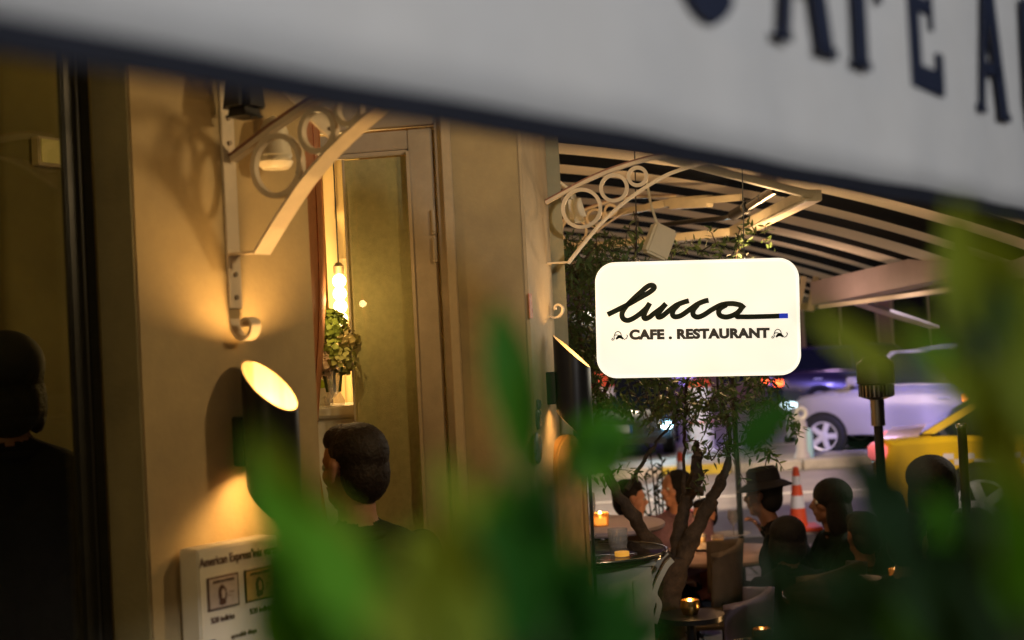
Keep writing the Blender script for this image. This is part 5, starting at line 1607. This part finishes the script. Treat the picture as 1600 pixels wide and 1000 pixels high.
MB().lathe([(.13, 0), (.12, .05), (.09, .1), (.08, zr - .14), (.05, zr - .09)], n=24).build('post', mat('bollard_grey', (.5, .46, .46), .5), bl)
MB().torus((0, 0, zr), .075, .032, 'y', 28, 10).build('ring_head', M_whiteobj, bl)
MB().tube([(-.05, 0, zr - .07), (-.16, 0, zr - .06), (-.24, 0, zr - .04)], [.045, .03, .012], 10).build('spout', M_whiteobj, bl)
MB().lathe([(.06, 0), (.055, zr - .3), (.03, zr - .22)], (.1, -.03, 0), 18).build('blue_sleeve', mat('pale_blue_plastic', (.35, .6, .7), .4), bl)

# ------------------------------------------------------------------ far buildings
def building(label, x0, x1, y, h, wallm, seed, litp=.25, storefront=None):
    rr = random.Random(seed)
    o = thing('street_building', label, 'building', (x0, y, 0), 0, 'buildings across the road')
    W = x1 - x0
    MB().box((0, .0, 0), (W, 8, h), .02).build('wall', wallm, o)
    MB().box((-.1, -.2, h), (W + .1, 8.1, h + .3), .03).build('roof', wallm, o)
    MB().box((0, -.18, 3.35), (W, -.002, 3.6), .02).build('cornice', wallm, o)
    lit = mat('lit_window_warm', (.8, .5, .2), .4, emit=(1, .5, .2), es=.5); litb = mat('lit_window_violet', (.4, .3, .8), .4, emit=(.42, .28, 1), es=.8); dk = M_autoglass
    nfl = int((h - 3.6) / 3); nb = max(2, int(W / 2.6))
    for fl in range(-1, nfl):
        for b in range(nb):
            x = (b + .5) * W / nb; z = 4.3 + fl * 3 if fl >= 0 else .5
            ww, hh = (1.2, 1.6) if fl >= 0 else (W / nb * .8, 2.4)
            m = rr.choice([lit, litb, dk, dk, dk]) if rr.random() < litp * 2 else dk
            fr = MB().box((x - ww / 2 - .08, -.08, z - .08), (x + ww / 2 + .08, -.003, z), .01).box((x - ww / 2 - .08, -.08, z + hh), (x + ww / 2 + .08, -.003, z + hh + .08), .01).box((x - ww / 2 - .08, -.08, z + .001), (x - ww / 2, -.003, z + hh - .001), .01).box((x + ww / 2, -.08, z + .001), (x + ww / 2 + .08, -.003, z + hh - .001), .01).box((x - .03, -.07, z + .002), (x + .03, -.004, z + hh - .002)).build('window', M_wood_frame, o)
            MB().box((x - ww / 2 + .001, -.035, z + .001), (x + ww / 2 - .001, -.012, z + hh - .001)).build('pane', m, fr)
    return o
building('brown rendered building across the road behind the silver car', 6, 17, 44, 9, mat('brown_render', (.30, .19, .15), .9, var=.15, vscale=.6), 3)
building('mauve building across the road seen through the olive leaves', -6, 5.9, 44, 10, mat('mauve_render', (.16, .11, .15), .9, var=.15, vscale=.6), 5, .5)
building('dark building at the far right across the road', 17.1, 34, 44, 9, mat('dark_render', (.07, .05, .045), .9, var=.15, vscale=.6), 8)

# ------------------------------------------------------------------ foreground laurel leaves, very close
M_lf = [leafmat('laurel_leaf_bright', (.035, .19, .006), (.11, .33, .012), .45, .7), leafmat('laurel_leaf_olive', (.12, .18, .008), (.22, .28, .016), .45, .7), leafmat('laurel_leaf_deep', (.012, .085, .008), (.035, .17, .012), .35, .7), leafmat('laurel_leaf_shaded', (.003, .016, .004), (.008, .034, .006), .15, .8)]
def blade(wr_):
    vs = []; fs = []; n = 10
    for i in range(n + 1):
        u = i / n; w_ = wr_ * math.sin(math.pi * (u ** .85)) ** .8 * .5 if 0 < u < 1 else .0005
        zc = -.10 * u * u
        for (k, t) in enumerate((-1, -.5, 0, .5, 1)):
            vs.append((t * w_, u, zc + abs(t) * w_ * .35 + .01 * math.sin(u * 20) * abs(t)))
    for i in range(n):
        for k in range(4):
            a = i * 5 + k; fs.append((a, a + 1, a + 6, a + 5))
    return vs, fs
shrub_specs = []
def shrub(label, basepx, leaves, rootY, seed):
    """leaves: (base px,py, tip px,py, depth, width ratio, colour)"""
    rr = random.Random(seed)
    r0 = at(basepx, 1000, rootY)
    o = thing('laurel_shrub', label, 'shrub', (r0.x, r0.y, 1.30))
    protos = {}
    for (x0, y0, x1, y1, Y, wr_, ci) in leaves:
        a = at(x0, y0, Y); b = at(x1, y1, Y + rr.uniform(-.05, .05) * Y)
        d = b - a; ln = d.length; d.normalize()
        vdir = (C0 - a).normalized()
        tw = rr.uniform(-.5, .5)
        zz = (vdir - d * vdir.dot(d)).normalized(); xx = d.cross(zz)
        Mx = Matrix((xx, d, zz)).transposed().to_4x4() @ Matrix.Rotation(tw, 4, 'Y')
        ML = Ti_[0](o).inverted() @ Matrix.Translation(a) @ Mx @ Matrix.Scale(ln, 4)
        key = (ci, round(wr_, 1))
        if key not in protos:
            v, f = blade(key[1]); lf = MB().add(v, f).build('leaf', M_lf[ci], o, fix=False); lf.matrix_local = ML; protos[key] = lf
        else:
            link_copy(protos[key], o, ML)
        # stalk down to the root
        root = Vector((r0.x + (a.x - r0.x) * .35, r0.y + (a.y - r0.y) * .3, 1.30))
        stalks[o.name].append((root, root.lerp(a, .55) + Vector((0, .0, .02)), a))
    mb = MB()
    for q in stalks[o.name]: mb.tube(smooth_path(q, 3), .0016, 5)
    mb.build('stem', mat('green_twig', (.03, .05, .012), .6), o, world=True, fix=False)
    return o
from collections import defaultdict
stalks = defaultdict(list)
Ti_ = [lambda o: WM[o.name]]
LFT = [(480, 920, 392, 690, .48, .26, 0), (500, 930, 450, 700, .48, .26, 1), (700, 1010, 690, 800, .46, .3, 0), (720, 990, 770, 800, .5, .28, 1), (800, 1000, 868, 820, .52, .28, 0), (940, 1020, 1000, 880, .52, .3, 0), (835, 725, 768, 455, .52, .26, 2), (820, 740, 790, 560, .50, .34, 0),
       (868, 740, 1000, 668, .60, .7, 0), (880, 705, 985, 645, .60, .6, 0), (880, 745, 960, 700, .68, .5, 2), (905, 735, 975, 660, .58, .6, 0),
       (560, 960, 382, 668, .42, .3, 1), (520, 960, 395, 720, .40, .34, 0), (600, 1000, 430, 720, .42, .4, 1),
       (480, 1010, 400, 840, .44, .5, 2), (700, 1040, 640, 820, .42, .4, 1),
       (780, 1040, 700, 700, .45, .3, 1), (800, 1040, 770, 720, .46, .34, 0), (840, 1040, 830, 700, .5, .3, 2),
       (760, 1040, 880, 800, .5, .5, 2), (820, 1040, 940, 850, .52, .5, 2), (700, 1040, 770, 840, .42, .5, 2), (860, 1050, 1010, 900, .5, .5, 2),
       (560, 1050, 470, 880, .4, .5, 0), (640, 1060, 600, 900, .36, .6, 1), (500, 1060, 400, 900, .4, .5, 2), (900, 1060, 1060, 950, .5, .4, 2), (720, 1060, 740, 900, .36, .5, 1), (780, 950, 690, 850, .44, .5, 2), (860, 960, 780, 830, .46, .5, 2), (650, 960, 560, 900, .40, .6, 1),
       (740, 1010, 690, 790, .40, .45, 1), (560, 1020, 480, 780, .38, .5, 0), (820, 1010, 760, 800, .42, .5, 2), (900, 1040, 860, 840, .48, .5, 2), (960, 1050, 900, 880, .5, .5, 2), (470, 1040, 380, 930, .40, .5, 0)]
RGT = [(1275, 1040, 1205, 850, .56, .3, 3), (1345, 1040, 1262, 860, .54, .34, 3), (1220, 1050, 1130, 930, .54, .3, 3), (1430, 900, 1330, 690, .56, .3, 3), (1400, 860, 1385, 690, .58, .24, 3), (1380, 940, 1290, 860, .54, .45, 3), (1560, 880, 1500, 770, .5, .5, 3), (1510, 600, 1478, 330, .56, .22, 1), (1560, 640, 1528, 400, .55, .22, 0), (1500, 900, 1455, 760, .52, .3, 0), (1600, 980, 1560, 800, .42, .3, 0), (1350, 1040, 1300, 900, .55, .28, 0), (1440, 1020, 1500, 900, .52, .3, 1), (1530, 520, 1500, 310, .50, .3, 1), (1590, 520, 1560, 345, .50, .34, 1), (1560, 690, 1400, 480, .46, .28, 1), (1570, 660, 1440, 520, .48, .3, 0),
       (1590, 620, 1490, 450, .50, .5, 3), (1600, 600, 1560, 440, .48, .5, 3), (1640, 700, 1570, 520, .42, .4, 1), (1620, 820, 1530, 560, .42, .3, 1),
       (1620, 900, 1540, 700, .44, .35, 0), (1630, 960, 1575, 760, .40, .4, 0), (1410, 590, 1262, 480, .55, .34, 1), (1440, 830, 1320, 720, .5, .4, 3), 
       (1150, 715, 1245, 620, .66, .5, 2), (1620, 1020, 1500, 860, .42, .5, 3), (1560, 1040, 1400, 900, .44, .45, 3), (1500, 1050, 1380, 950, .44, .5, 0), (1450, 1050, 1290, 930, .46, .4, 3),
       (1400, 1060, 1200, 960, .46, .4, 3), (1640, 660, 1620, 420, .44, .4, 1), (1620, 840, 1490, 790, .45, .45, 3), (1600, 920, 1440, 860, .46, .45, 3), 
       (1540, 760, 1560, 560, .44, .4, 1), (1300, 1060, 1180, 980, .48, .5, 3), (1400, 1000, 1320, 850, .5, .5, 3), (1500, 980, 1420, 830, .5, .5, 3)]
shrub('blurred laurel shrub filling the lower middle right in front of the lens', 720, LFT, .46, 3)
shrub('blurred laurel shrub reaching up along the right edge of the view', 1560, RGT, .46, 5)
# the planter both shrubs grow in
pl0, pl1 = at(250, 1000, .46), at(1750, 1000, .46)
plr = thing('planter_box', 'long dark planter just below the view holding both laurel shrubs', 'planter', ((pl0.x + pl1.x) / 2, .5, 0))
MB().box((-.6, -.13, 0), (.6, .2, 1.28), .01).build('trough', mat('dark_planter', (.03, .03, .03), .6), plr)
MB().box((-.58, -.11, 1.281), (.58, .18, 1.305), .004).build('soil', mat('soil', (.03, .02, .012), .95, var=.4, vscale=30), plr)
